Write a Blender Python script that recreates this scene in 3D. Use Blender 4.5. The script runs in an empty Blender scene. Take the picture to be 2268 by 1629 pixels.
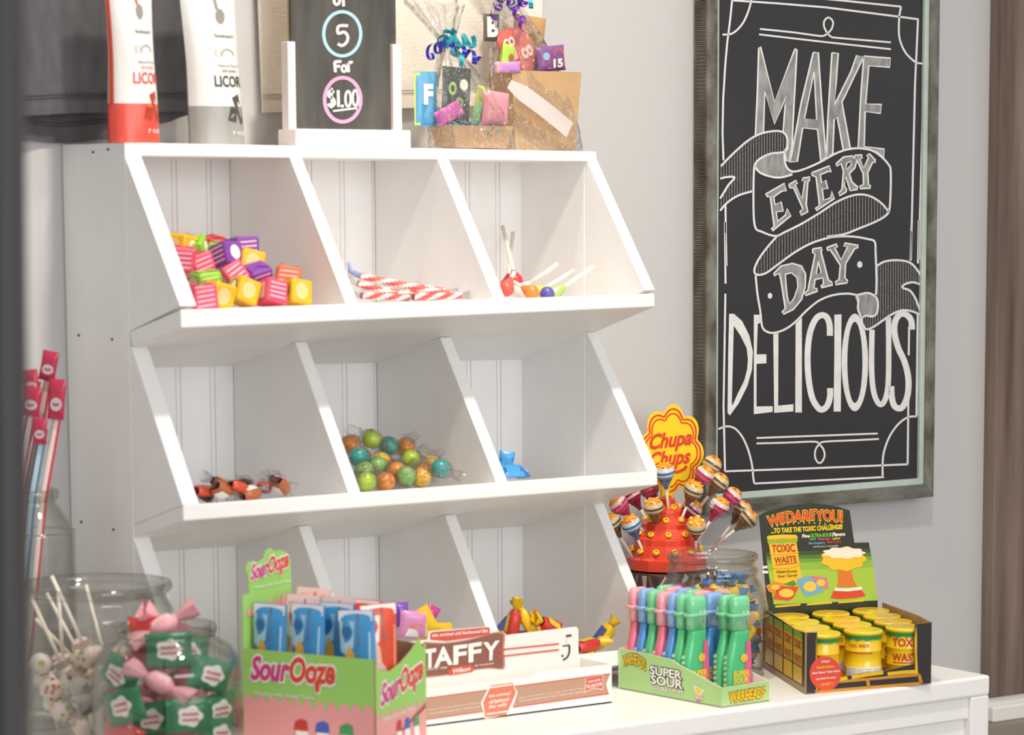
import bpy, bmesh, math, random
from mathutils import Vector, Matrix, noise
random.seed(7)
S = bpy.context.scene
C = S.collection
# ------------------------------------------------------------------ camera
IW, IH, FPX = 2268.0, 1629.0, 6502.5
OX, OY = 220.9, 456.4                       # principal point offset in photograph pixels
CAM = Vector((-1.5491, -3.1619, 1.2326))
YAW, PIT, ROL = math.radians(36.5771), math.radians(-7.3262), math.radians(-0.0561)
FW = Vector((math.sin(YAW)*math.cos(PIT), math.cos(YAW)*math.cos(PIT), math.sin(PIT)))
_r = FW.cross(Vector((0, 0, 1))).normalized(); _u = _r.cross(FW)
RT = _r*math.cos(ROL)+_u*math.sin(ROL); UP = -_r*math.sin(ROL)+_u*math.cos(ROL)
cd = bpy.data.cameras.new('camera'); cam = bpy.data.objects.new('camera', cd); C.objects.link(cam)
cam.matrix_world = Matrix.Translation(CAM) @ Matrix((RT, UP, -FW)).transposed().to_4x4()
cd.sensor_width = 36.0; cd.lens = FPX/IW*36.0
cd.shift_x = -OX/IW; cd.shift_y = OY/IW
cd.clip_start = 0.05; cd.clip_end = 60
cd.dof.use_dof = True; cd.dof.focus_distance = 3.98; cd.dof.aperture_fstop = 6.3
S.camera = cam
# ------------------------------------------------------------------ light
S.view_settings.view_transform = 'Standard'; S.view_settings.look = 'None'
S.view_settings.gamma = 1.0; S.view_settings.use_curve_mapping = False
S.view_settings.exposure = 0.18
S.cycles.transparent_max_bounces = 40; S.cycles.max_bounces = 12; S.cycles.diffuse_bounces = 8
wd = bpy.data.worlds.new('shop_air'); S.world = wd; wd.use_nodes = True
wd.node_tree.nodes['Background'].inputs[0].default_value = (1.0, .965, .925, 1)
wd.node_tree.nodes['Background'].inputs[1].default_value = 0.61
def area(name, loc, aim, size, energy, col, sy=None, spread=180):
    l = bpy.data.lights.new(name, 'AREA'); l.energy = energy; l.color = col; l.size = size
    if sy: l.shape = 'RECTANGLE'; l.size_y = sy
    else: l.shape = 'DISK'
    l.spread = math.radians(spread)
    o = bpy.data.objects.new(name, l); C.objects.link(o); o.location = loc
    o.rotation_euler = (Vector(aim)-Vector(loc)).to_track_quat('-Z', 'Y').to_euler(); return o
area('window_daylight', (-.1, -4.9, 1.7), (.5, 0, .95), 2.6, 68, (.925, .96, 1.0), 1.8)
area('ceiling_track_lamp', (.34, -.45, 2.75), (.50, -.2, 1.1), .10, 2.4, (1.0, .88, .74), None, 80)
area('ceiling_front_lamp', (.20, -1.35, 2.75), (.40, -.2, 1.1), .16, 5.6, (1.0, .89, .76), None, 80)
# ------------------------------------------------------------------ helpers
def ray(px, py): return FW+RT*((px-IW/2-OX)/FPX)-UP*((py-IH/2-OY)/FPX)
def PX(px, py, ax, val):
    d = ray(px, py); return CAM+d*((val-CAM[ax])/d[ax])
def proj(P):
    d = Vector(P)-CAM; z = d.dot(FW)
    return (IW/2+OX+FPX*d.dot(RT)/z, IH/2+OY-FPX*d.dot(UP)/z)
def ppm(P): return FPX/(Vector(P)-CAM).dot(FW)
def hdir(px):
    d = ray(px, 433); return Vector((d.x, d.y, 0)).normalized()
def reach(P, d, px):                         # length along d from P until it projects to column px
    a, b = 0.0, 1.0
    s = 1 if proj(Vector(P)+d*.01)[0] > proj(P)[0] else -1
    for _ in range(50):
        m = (a+b)/2
        if (proj(Vector(P)+d*m)[0]-px)*s < 0: a = m
        else: b = m
    return a
def rise(P, py):                             # height above P that projects to row py
    a, b = -.5, 1.0
    for _ in range(50):
        m = (a+b)/2
        if proj(Vector(P)+Vector((0, 0, m)))[1] > py: a = m
        else: b = m
    return a
def lin(c): return c/12.92 if c <= .04045 else ((c+.055)/1.055)**2.4
def rgb(h):
    if isinstance(h, str):
        h = h.lstrip('#'); return tuple(lin(int(h[i:i+2], 16)/255) for i in (0, 2, 4))
    return h
MATS = {}
def mat(name, col, rough=.5, var=.0, vscale=20, bump=0, bscale=200, metal=0, coat=0, stretch=None, col2=None, sheen=0, spec=.5, sss=0):
    if name in MATS: return MATS[name]
    m = bpy.data.materials.new(name); m.use_nodes = True; MATS[name] = m
    nt = m.node_tree; b = nt.nodes['Principled BSDF']; c = rgb(col)
    b.inputs['Base Color'].default_value = (*c, 1); b.inputs['Roughness'].default_value = rough
    b.inputs['Metallic'].default_value = metal; b.inputs['Coat Weight'].default_value = coat
    b.inputs['Specular IOR Level'].default_value = spec
    if sheen: b.inputs['Sheen Weight'].default_value = sheen
    if var or bump:
        tc = nt.nodes.new('ShaderNodeTexCoord'); mp = nt.nodes.new('ShaderNodeMapping')
        nt.links.new(tc.outputs['Object'], mp.inputs[0])
        if stretch: mp.inputs['Scale'].default_value = stretch
    if var:
        n = nt.nodes.new('ShaderNodeTexNoise'); n.inputs['Scale'].default_value = vscale; n.inputs['Detail'].default_value = 6
        nt.links.new(mp.outputs[0], n.inputs['Vector'])
        r = nt.nodes.new('ShaderNodeValToRGB'); r.color_ramp.elements[0].position = .32; r.color_ramp.elements[1].position = .68
        d = rgb(col2) if col2 else tuple(x*(1-var) for x in c)
        r.color_ramp.elements[0].color = (*d, 1); r.color_ramp.elements[1].color = (*c, 1)
        nt.links.new(n.outputs['Fac'], r.inputs[0]); nt.links.new(r.outputs[0], b.inputs['Base Color'])
    if bump:
        n2 = nt.nodes.new('ShaderNodeTexNoise'); n2.inputs['Scale'].default_value = bscale; n2.inputs['Detail'].default_value = 4
        nt.links.new(mp.outputs[0], n2.inputs['Vector'])
        bp = nt.nodes.new('ShaderNodeBump'); bp.inputs['Strength'].default_value = bump; bp.inputs['Distance'].default_value = .002
        nt.links.new(n2.outputs['Fac'], bp.inputs['Height']); nt.links.new(bp.outputs[0], b.inputs['Normal'])
    return m
def clear(name, tint, edge, rough=.02, bump=0, bscale=60, ior=1.45, gl=1.0):
    """thin clear material: see-through face-on, mirror-like at grazing angles"""
    m = bpy.data.materials.new(name); m.use_nodes = True; MATS[name] = m
    nt = m.node_tree; nt.nodes.remove(nt.nodes['Principled BSDF'])
    out = nt.nodes['Material Output']
    lw = nt.nodes.new('ShaderNodeLayerWeight'); lw.inputs[0].default_value = .35
    mx = nt.nodes.new('ShaderNodeMix'); mx.data_type = 'RGBA'
    mx.inputs[6].default_value = (*tint, 1); mx.inputs[7].default_value = (*edge, 1)
    tr = nt.nodes.new('ShaderNodeBsdfTransparent'); g = nt.nodes.new('ShaderNodeBsdfGlossy')
    g.inputs['Roughness'].default_value = rough; g.inputs['Color'].default_value = (gl, gl, gl, 1)
    pw = nt.nodes.new('ShaderNodeMath'); pw.operation = 'POWER'; pw.inputs[1].default_value = 3.2
    l2 = nt.nodes.new('ShaderNodeLayerWeight'); l2.inputs[0].default_value = .5
    fr = nt.nodes.new('ShaderNodeMath'); fr.operation = 'MULTIPLY_ADD'; fr.inputs[1].default_value = .55*(ior-1)/.45; fr.inputs[2].default_value = .05*(ior-1)/.45
    nt.links.new(l2.outputs['Facing'], pw.inputs[0]); nt.links.new(pw.outputs[0], fr.inputs[0])
    ms = nt.nodes.new('ShaderNodeMixShader')
    nt.links.new(lw.outputs['Facing'], mx.inputs[0]); nt.links.new(mx.outputs[2], tr.inputs[0])
    nt.links.new(fr.outputs[0], ms.inputs[0]); nt.links.new(tr.outputs[0], ms.inputs[1]); nt.links.new(g.outputs[0], ms.inputs[2])
    nt.links.new(ms.outputs[0], out.inputs[0])
    if bump:
        tc = nt.nodes.new('ShaderNodeTexCoord'); n = nt.nodes.new('ShaderNodeTexNoise'); n.inputs['Scale'].default_value = bscale
        n.inputs['Detail'].default_value = 3
        nt.links.new(tc.outputs['Object'], n.inputs['Vector'])
        bp = nt.nodes.new('ShaderNodeBump'); bp.inputs['Strength'].default_value = bump; bp.inputs['Distance'].default_value = .01
        nt.links.new(n.outputs['Fac'], bp.inputs['Height']); nt.links.new(bp.outputs[0], g.inputs['Normal']); nt.links.new(bp.outputs[0], l2.inputs['Normal'])
    return m
_tc = {}
def text_geo(s, bold=0.0, shear=0.0):
    k = (s, bold, shear)
    if k not in _tc:
        cu = bpy.data.curves.new('t', 'FONT'); cu.body = s; cu.offset = bold; cu.shear = shear; cu.resolution_u = 3
        o = bpy.data.objects.new('t', cu); C.objects.link(o); bpy.context.view_layer.update()
        me = bpy.data.meshes.new_from_object(o)
        v = [(p.co.x, p.co.y) for p in me.vertices]; f = [tuple(p.vertices) for p in me.polygons]
        bpy.data.objects.remove(o); bpy.data.meshes.remove(me); bpy.data.curves.remove(cu)
        xs = [a for a, _ in v] or [0, 1]; ys = [b for _, b in v] or [0, 1]
        _tc[k] = (v, f, (min(xs), min(ys), max(xs), max(ys)))
    return _tc[k]
class Panel:
    """a flat face: o + U*u + V*v, N its outward normal, u and v run 0..1"""
    def __init__(s, o, U, V, N=None):
        s.o, s.U, s.V = Vector(o), Vector(U), Vector(V); s.N = N if N is not None else s.U.cross(s.V).normalized()
    def __call__(s, u, v, h=0): return s.o+s.U*u+s.V*v+s.N*h
class MB:
    def __init__(s): s.v, s.f, s.m, s.sm, s.mats = [], [], [], [], []
    def mi(s, m):
        if m not in s.mats: s.mats.append(m)
        return s.mats.index(m)
    def add(s, vs, fs, m, smooth=False):
        b = len(s.v); s.v += [Vector(x) for x in vs]; i = s.mi(m)
        for f in fs: s.f.append([b+k for k in f]); s.m.append(i); s.sm.append(smooth)
        return s
    def box(s, a, b, m): return s.hexa([(a[0], a[1], a[2]), (b[0], a[1], a[2]), (b[0], b[1], a[2]), (a[0], b[1], a[2]), (a[0], a[1], b[2]), (b[0], a[1], b[2]), (b[0], b[1], b[2]), (a[0], b[1], b[2])], m)
    def hexa(s, p, m): return s.add(p, [(3, 2, 1, 0), (4, 5, 6, 7), (0, 1, 5, 4), (1, 2, 6, 5), (2, 3, 7, 6), (3, 0, 4, 7)], m)
    def loft(s, A, B, m):                    # two matching outlines joined into a solid
        n = len(A)
        s.add(list(A)+list(B), [tuple(range(n))[::-1], tuple(range(n, 2*n))]+[(i, (i+1) % n, n+(i+1) % n, n+i) for i in range(n)], m); return s
    def grid(s, fn, nu, nv, m, smooth=True, cu=False):
        vs = [fn(i/nu, j/nv) for j in range(nv+1) for i in range(nu+1 if not cu else nu)]
        w = nu+1 if not cu else nu
        fs = [(j*w+i, j*w+(i+1) % w, (j+1)*w+(i+1) % w, (j+1)*w+i) for j in range(nv) for i in range(nu)]
        return s.add(vs, fs, m, smooth)
    def lathe(s, prof, n, m, c=(0, 0, 0), smooth=True, M=None):
        c = Vector(c); vs = []; fs = []
        for r, z in prof:
            for i in range(n):
                a = 2*math.pi*i/n; p = Vector((r*math.cos(a), r*math.sin(a), z))
                vs.append((M @ p if M else p)+c)
        for j in range(len(prof)-1):
            for i in range(n): fs.append((j*n+i, j*n+(i+1) % n, (j+1)*n+(i+1) % n, (j+1)*n+i))
        return s.add(vs, fs, m, smooth)
    def tube(s, pts, r, m, n=8, caps=True, smooth=True):
        pts = [Vector(p) for p in pts]; vs = []; fs = []
        rs = r if isinstance(r, (list, tuple)) else [r]*len(pts)
        ref = None
        for i, p in enumerate(pts):
            t = (pts[min(i+1, len(pts)-1)]-pts[max(i-1, 0)]).normalized()
            if ref is None: ref = t.orthogonal().normalized()
            a = (ref-t*ref.dot(t)).normalized(); b = t.cross(a); ref = a
            for k in range(n):
                q = 2*math.pi*k/n; vs.append(p+a*(rs[i]*math.cos(q))+b*(rs[i]*math.sin(q)))
        for j in range(len(pts)-1):
            for k in range(n): fs.append((j*n+k, j*n+(k+1) % n, (j+1)*n+(k+1) % n, (j+1)*n+k))
        if caps: fs += [tuple(range(n))[::-1], tuple(range((len(pts)-1)*n, len(pts)*n))]
        return s.add(vs, fs, m, smooth)
    def ball(s, c, r, m, n=14, k=9, sc=(1, 1, 1), M=None):
        pr = [(max(1e-5, math.sin(math.pi*j/k)), -math.cos(math.pi*j/k)) for j in range(k+1)]
        sm = Matrix.Diagonal((r*sc[0], r*sc[1], r*sc[2])).to_3x3()
        return s.lathe(pr, n, m, c, True, (M @ sm) if M else sm)
    def poly(s, pan, pts, m, h=.0004, th=0):  # flat shape on a panel
        if th:
            A = [pan(u, v, h) for u, v in pts]; B = [pan(u, v, h-th) for u, v in pts]; return s.loft(B, A, m)
        return s.add([pan(u, v, h) for u, v in pts], [tuple(range(len(pts)))], m)
    def text(s, t, pan, rect, m, bold=0.0, shear=0.0, h=.0005, ref=None, warp=None):
        v, f, _ = text_geo(t, bold, shear); x0, y0, x1, y1 = text_geo(t, 0.0 if ref is None else ref, shear)[2]
        u0, v0, u1, v1 = rect; out = []
        for x, y in v:
            a, b = (x-x0)/(x1-x0), (y-y0)/(y1-y0)
            if warp: a, b = warp(a, b)
            out.append(pan(u0+(u1-u0)*a, v0+(v1-v0)*b, h))
        return s.add(out, f, m)
    def stroke(s, pan, pts, w, m, h=.0005, asp=1.0):   # ribbon line on a panel, w and the points in panel units
        n = len(pts); L = []; Rr = []
        ws = w if isinstance(w, (list, tuple)) else [w]*n
        for i in range(n):
            a = pts[max(i-1, 0)]; b = pts[min(i+1, n-1)]
            dx, dy = b[0]-a[0], (b[1]-a[1])*asp; l = math.hypot(dx, dy) or 1
            nx, ny = -dy/l*ws[i]/2, dx/l*ws[i]/2/asp
            L.append(pan(pts[i][0]+nx, pts[i][1]+ny, h)); Rr.append(pan(pts[i][0]-nx, pts[i][1]-ny, h))
        return s.add(L+Rr, [(i, i+1, n+i+1, n+i) for i in range(n-1)], m)
    def build(s, name, parent=None, bevel=0, seg=2, world=True, sub=0, loc=None):
        me = bpy.data.meshes.new(name)
        off = Vector((0, 0, 0))
        if parent is not None and world:
            p = parent
            while p is not None: off += p.location; p = p.parent
        elif loc is not None: off = Vector(loc)
        me.from_pydata([tuple(x-off) for x in s.v], [], s.f)
        for m in s.mats: me.materials.append(m)
        for i, p in enumerate(me.polygons): p.material_index = s.m[i]; p.use_smooth = s.sm[i]
        me.validate(); me.update()
        o = bpy.data.objects.new(name, me); C.objects.link(o)
        if parent is not None: o.parent = parent
        elif loc is not None: o.location = loc
        if bevel:
            bv = o.modifiers.new('edge', 'BEVEL'); bv.width = bevel; bv.segments = seg; bv.limit_method = 'ANGLE'
        if sub:
            sb = o.modifiers.new('smooth', 'SUBSURF'); sb.levels = sub; sb.render_levels = sub
        return o
def tag(o, label=None, cat=None, group=None, kind=None):
    if label: o['label'] = label
    if cat: o['category'] = cat
    if group: o['group'] = group
    if kind: o['kind'] = kind
    return o
def thing(name, loc, label, cat, group=None):
    o = bpy.data.objects.new(name, None); o.empty_display_size = .02; C.objects.link(o); o.location = loc
    return tag(o, label, cat, group)
def copy_tree(o, parent=None):
    c = o.copy(); C.objects.link(c)
    if parent is not None: c.parent = parent
    for ch in o.children: copy_tree(ch, c)
    return c
def rot(*e): return Matrix.Rotation(e[2], 3, 'Z') @ Matrix.Rotation(e[1], 3, 'Y') @ Matrix.Rotation(e[0], 3, 'X')
ORD = 'first second third fourth fifth sixth seventh eighth ninth tenth eleventh twelfth thirteenth fourteenth fifteenth sixteenth seventeenth eighteenth nineteenth twentieth'.split()
ORD += ['twenty-'+o for o in ORD[:9]]+['thirtieth']
def spot(i, n):
    if n == 1: return 'alone'
    return 'leftmost' if i == 0 else 'rightmost' if i == n-1 else ORD[i]+' from the left'
# ------------------------------------------------------------------ materials of the setting
WALL = mat('wall_paint', '#c3c2c1', .75, bump=.15, bscale=380)
FLOOR = mat('floor_boards', '#8f8577', .6, .25, 6, .2, 60, stretch=(1, 8, 1))
TRIMW = mat('trim_paint', '#e6e3de', .45, bump=.05, bscale=150)
WHITE = mat('white_painted_wood', '#f0efee', .42, .05, 14, .12, 90, stretch=(1, 1, 1))
DARKHOLE = mat('nail_hole', '#4a403a', .8)
PLANK = mat('weathered_brown_plank', '#8a776b', .75, .5, 9, .6, 120, stretch=(3.2, 3.2, .22), col2='#54423a')
BLACKM = mat('black_powder_coat', '#1c1c1f', .45)
# ------------------------------------------------------------------ setting
ZF, ZT = .4496, .6278                         # floor, table top
MB().box((-3.2, .002, ZF-.02), (4.0, .09, 3.0), WALL).build('wall_back').__setitem__('kind', 'structure')
MB().box((-3.2, -4.4, ZF-.04), (4.0, .002, ZF), FLOOR).build('floor').__setitem__('kind', 'structure')
pl0, pl1 = PX(2185, 820, 1, -.002).x, 1.75
zb = PX(2215, 1541, 1, -.012).z
b = MB()
b.box((pl0, -.022, zb), (pl1, .002, 2.9), PLANK)
tag(b.build('trim_1', bevel=.002), kind='structure')
b = MB(); b.box((PX(2188, 1560, 1, -.014).x, -.016, ZF+.022), (3.0, .002, zb), TRIMW)
b.box((PX(2188, 1560, 1, -.014).x, -.026, ZF), (3.0, .002, ZF+.024), TRIMW)
tag(b.build('baseboard_back', bevel=.003), kind='structure')
# dark upright beside the camera at the left edge of the view
def near(px, py, dist): d = ray(px, py); return CAM+d*dist
a0, a1 = near(21, -120, 1.75), near(38, 1760, 1.75)
FRM = mat('dark_window_frame', '#2b2a2e', .5)
b = MB(); w = RT*.09; dd = Vector((FW.x, FW.y, 0)).normalized()*.05
x0 = Vector((a0.x, a0.y, a0.z)); x1 = Vector((a1.x, a1.y, a1.z))
t = (x0-x1).normalized(); top = x1+t*(2.7-x1.z)/t.z; bot = x1+t*(ZF-x1.z)/t.z
b.hexa([bot-w, bot, bot+dd, bot-w+dd, top-w, top, top+dd, top-w+dd], FRM)
tag(b.build('trim_2', bevel=.006), kind='structure')
# ------------------------------------------------------------------ white bin shelf
XL, XR = 0.0, .66
DIV = [(.2234-.008, .2234+.008), (.429-.008, .429+.008)]
YB = -.009
def prof(pxs, x): return {k: PX(p[0], p[1], 0, x) for k, p in pxs.items()}
L = prof(dict(B=(272, 316), S1=(276, 343), C1=(287, 734), D1=(400, 686), E1=(402, 727), F1=(292, 769), C2=(294.6, 1163), D2=(405.6, 1119), E2=(406.7, 1155), F2=(297, 1192)), XL)
Rp = prof(dict(B=(1321, 336), S1=(1322, 353), D1=(1450, 650), E1=(1451, 680), F1=(1321, 735), D2=(1456, 1043), E2=(1457, 1075), F2=(1336, 1114)), XR)
for P in (Rp,):
    for k in '12': P['C'+k] = P['F'+k]+(L['C'+k]-L['F'+k])*.92; P['C'+k].x = XR
for P in (L, Rp):
    for c in 'CDEF':
        P[c+'3'] = P[c+'2']+(P[c+'2']-P[c+'1']); 
        P[c+'3'].z = max(P[c+'3'].z, ZT+.0005)
    P['S2'] = P['F1'].copy(); P['S3'] = P['F2'].copy()
def lerp(k, x): return L[k]+(Rp[k]-L[k])*((x-XL)/(XR-XL))
shelf = thing('candy_bin_shelf', (.33, -.1, ZT), 'white painted wooden candy shelf with nine slanted bins standing on the low white table', 'shelf')
ZTOP = lambda x: lerp('B', x).z
def ext(a, c, y):                             # continue the line a->c to depth y
    return c+(c-a)*((y-c.y)/(c.y-a.y))
# beadboard back
prof_x = []; x = XL+.004
while x < XR-.004:
    prof_x += [(x, 0), (x+.0385, 0), (x+.0393, .0028), (x+.0402, .0004), (x+.0448, .0004), (x+.0457, .0028), (x+.0466, 0)]; x += .0468
prof_x = [(min(a, XR-.004), d) for a, d in prof_x]
b = MB(); n = len(prof_x)
b.loft([(a, YB+d, ZT+.001) for a, d in prof_x]+[(XR-.004, 0, ZT+.001), (XL+.004, 0, ZT+.001)], [(a, YB+d, 1.29) for a, d in prof_x]+[(XR-.004, 0, 1.287), (XL+.004, 0, 1.287)], WHITE)
b.build('back_panel', shelf)
# side panels: a straight board plus three wedge cheeks
for side, P, xa, xb in (('l', L, XL-.001, XL+.0195), ('r', Rp, XR-.0155, XR+.001)):
    yf = P['C1'].y
    b = MB()
    b.box((xa, yf, ZT+.0005), (xb, -.0005, P['B'].z-.0004), WHITE)
    for k in '123':
        s0, d0, c0 = P['S'+k].copy(), P['D'+k].copy(), P['C'+k].copy()
        if k == '1': s0.y = P['B'].y; d0.z += .004
        pts = [s0, d0, c0, Vector((0, yf+.004, c0.z)), Vector((0, yf+.004, s0.z))]
        pts = [Vector((0, min(p.y, yf+.002), p.z)) for p in pts]
        b.loft([(xa+.0006, p.y, p.z) for p in pts], [(xb, p.y, p.z) for p in pts], WHITE)
    if side == 'l':
        for px, py in ((206, 337), (239, 331), (174, 743), (248, 752), (180, 1157), (251, 1174)):
            q = PX(px, py, 0, xa-.0003)
            b.add([q+Vector((0, math.cos(a)*.0035, math.sin(a)*.0016)) for a in [i*math.pi/4 for i in range(8)]], [tuple(range(8))], DARKHOLE)
    b.build('side_panel', shelf, bevel=.0012)
b = MB()
tL = [Vector((XL+.0195, L['B'].y, L['B'].z)), Vector((XL+.0195, -.0005, L['B'].z)), Vector((XL+.0195, -.0005, L['B'].z-.0152)), Vector((XL+.0195, L['B'].y-.002, L['B'].z-.0152))]
tR = [Vector((XR, Rp['B'].y, Rp['B'].z)), Vector((XR, -.0005, Rp['B'].z)), Vector((XR, -.0005, Rp['B'].z-.0125)), Vector((XR, Rp['B'].y-.002, Rp['B'].z-.0125))]
b.loft(tL, tR, WHITE); b.build('top_board', shelf, bevel=.0018)
for k in '123':
    b = MB()
    q = []
    for P, x in ((L, XL), (Rp, XR)):
        q.append([Vector((x, p.y, p.z)) for p in (P['D'+k], P['E'+k], P['F'+k], P['C'+k])])
    b.loft(q[0], q[1], WHITE)
    q = []
    for P, x in ((L, XL+.018), (Rp, XR-.014)):
        c2 = ext(P['D'+k], P['C'+k], YB+.001); f2 = ext(P['E'+k], P['F'+k], YB+.001)
        if k == '3': f2.z = max(f2.z, ZT+.0005); c2.z = max(c2.z, ZT+.004)
        q.append([Vector((x, p.y, p.z)) for p in (P['C'+k], P['F'+k], f2, c2)])
    b.loft(q[0], q[1], WHITE)
    o = b.build('bin_floor', shelf, bevel=.0014)
    for xa, xb in DIV:
        A = []
        for x in (xa, xb):
            s0, d0, c0 = lerp('S'+k, x), lerp('D'+k, x), lerp('C'+k, x)
            if k == '1': s0.y = lerp('B', x).y-.001
            s0 = s0+Vector((0, 0, -.0005)); bk = ext(d0, c0, YB)
            if k == '3': bk.z = max(bk.z, ZT+.004)
            tz = s0.z+.001 if k == '1' else lerp('F%d' % (int(k)-1), x).z+((lerp('F%d' % (int(k)-1), x)-lerp('E%d' % (int(k)-1), x)).z)*1.1
            A.append([Vector((x, p[0], p[1])) for p in ((s0.y, s0.z), (d0.y+.002, d0.z-.001), (bk.y-.0014, bk.z-.001), (YB-.0014, tz))])
        b = MB(); b.loft(A[0], A[1], WHITE); b.build('divider', shelf, bevel=.001)
# floor of a bin at depth y, tier k
def fz(k, x, y):
    d0, c0 = lerp('D%d' % k, x), lerp('C%d' % k, x); return d0.z+(c0.z-d0.z)*((y-d0.y)/(c0.y-d0.y))
# ------------------------------------------------------------------ low white table
TX0, TX1, TY0, TY1 = -.62, 1.0346, -.4885, -.006
table = thing('display_table', ((TX0+TX1)/2, (TY0+TY1)/2, ZF), 'low white display table with square legs carrying the shelf, jars and candy boxes', 'table')
TABW = mat('white_table_paint', '#efeeec', .4, bump=.05, bscale=120)
MB().box((TX0, TY0, ZT-.026), (TX1, TY1, ZT), TABW).build('table_top', table, bevel=.004, seg=3)
for xa in (TX0+.001, TX1-.0325):
    for ya in (TY0+.001, TY1-.0335):
        MB().box((xa, ya, ZF), (xa+.0315, ya+.0325, ZT-.0255), TABW).build('leg', table, bevel=.002)
for (p, q) in (((TX0+.03, TY0+.007, ZT-.054), (TX1-.03, TY0+.022, ZT-.0255)), ((TX0+.03, TY1-.022, ZT-.054), (TX1-.03, TY1-.007, ZT-.0255)),
               ((TX1-.022, TY0+.03, ZT-.054), (TX1-.007, TY1-.03, ZT-.0255)), ((TX0+.007, TY0+.03, ZT-.054), (TX0+.022, TY1-.03, ZT-.0255))):
    MB().box(p, q, TABW).build('apron', table, bevel=.0015)
MB().box((TX0+.03, TY0+.014, ZF+.01), (TX1-.03, TY0+.021, ZT-.05), TABW).build('front_panel', table)
# ------------------------------------------------------------------ chalkboard
YC = -.022                                     # plane of the slate
def cb(px, py, y=-.03): return PX(px, py, 1, y)
fx0, fx1 = cb(1566, 600).x, cb(2074.5, 600).x
fz0 = cb(2067, 1101).z; fz1 = 1.585
FRW = mat('weathered_grey_green_frame', '#84847a', .8, .6, 34, .8, 160, stretch=(1, 1, .5), col2='#473d33')
FRH = mat('weathered_grey_rail', '#74756c', .8, .6, 34, .8, 160, stretch=(.35, 1, 1), col2='#45433c')
FRD = mat('dark_ridge', '#6b5b4e', .9)
LINER = mat('pale_green_liner', '#bccbc2', .35, .15, 30)
SLATE = mat('black_slate', '#2b2b2e', .38, .22, 4, .05, 200)
CHALK = mat('white_chalk', '#e3e2e0', .85, .12, 60, .2, 600)
CHALKG = mat('rubbed_grey_chalk', '#a3a3a2', .9, .3, 90, .3, 700, col2='#7b7b7b', stretch=(1, 1, .4))
CHALKH = mat('thin_chalk_hatching', '#9c9b99', .9, .25, 300, col2='#6a6a6a')
board = thing('framed_chalkboard', ((fx0+fx1)/2, -.002, fz0), 'tall framed chalkboard with white hand lettering hanging on the grey wall', 'chalkboard')
fw, lw = .0175, .0085
ix0, ix1, iz0, iz1 = fx0+fw, fx1-fw, fz0+.0195, fz1-.0195
def rail(a, b_, c, d, m, y0=-.03):             # mitred rail, outline corners in x,z
    bb = MB(); bb.loft([(p[0], y0, p[1]) for p in (a, b_, c, d)], [(p[0], .0, p[1]) for p in (a, b_, c, d)], m); return bb
for pts, m in (([(fx0, fz0), (ix0, iz0), (ix0, iz1), (fx0, fz1)], FRW), ([(fx1, fz0), (fx1, fz1), (ix1, iz1), (ix1, iz0)], FRW),
               ([(fx0, fz0), (fx1, fz0), (ix1, iz0), (ix0, iz0)], FRH), ([(fx0, fz1), (ix0, iz1), (ix1, iz1), (fx1, fz1)], FRH)):
    bb = rail(*pts, m)
    if m is FRW and pts[0][0] == fx0:          # ridges along the outer side of the left rail
        for i in range(310):
            z = fz0+.004+i*(fz1-fz0-.008)/310; bb.box((fx0-.0018, -.027, z), (fx0, -.003, z+.0013), m if i % 2 else FRD)
    bb.build('frame_rail', board, bevel=.0008)
jx0, jx1, jz0, jz1 = ix0+lw*.55, ix1-lw, iz0+lw, iz1-lw
for pts in ([(ix0, iz0), (jx0, jz0), (jx0, jz1), (ix0, iz1)], [(ix1, iz0), (ix1, iz1), (jx1, jz1), (jx1, jz0)], [(ix0, iz0), (ix1, iz0), (jx1, jz0), (jx0, jz0)], [(ix0, iz1), (jx0, jz1), (jx1, jz1), (ix1, iz1)]):
    rail(*pts, LINER, -.0265).build('liner', board)
MB().box((jx0-.003, YC, jz0-.003), (jx1+.003, -.012, jz1+.003), SLATE).build('slate', board)
class Slate:                                   # chalk marks lie on the slate, points given in photograph pixels
    def __call__(s, u, v, h=0): return PX(u, v, 1, YC-h)
SP = Slate()
c3 = lambda *p: [(1500+p[i]/2.715, p[i+1]/2.715) for i in range(0, len(p), 2)]
c4 = lambda *p: [(1500+p[i]/2.5065, 500+p[i+1]/2.5065) for i in range(0, len(p), 2)]
def smooth(pts, k=4, closed=False):
    n = len(pts); out = []
    rng = range(n if closed else n-1)
    for i in rng:
        g = lambda j: pts[j % n] if closed else pts[max(0, min(n-1, j))]
        p0, p1, p2, p3 = g(i-1), g(i), g(i+1), g(i+2)
        for q in range(k):
            t = q/k; out.append(tuple(.5*((2*p1[a])+(-p0[a]+p2[a])*t+(2*p0[a]-5*p1[a]+4*p2[a]-p3[a])*t*t+(-p0[a]+3*p1[a]-3*p2[a]+p3[a])*t**3) for a in (0, 1)))
    if not closed: out.append(pts[-1])
    return out
def inside(p, poly):
    r = False; j = len(poly)-1
    for i in range(len(poly)):
        if (poly[i][1] > p[1]) != (poly[j][1] > p[1]) and p[0] < (poly[j][0]-poly[i][0])*(p[1]-poly[i][1])/(poly[j][1]-poly[i][1])+poly[i][0]: r = not r
        j = i
    return r
bd = MB(); W3 = 4.3
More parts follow.
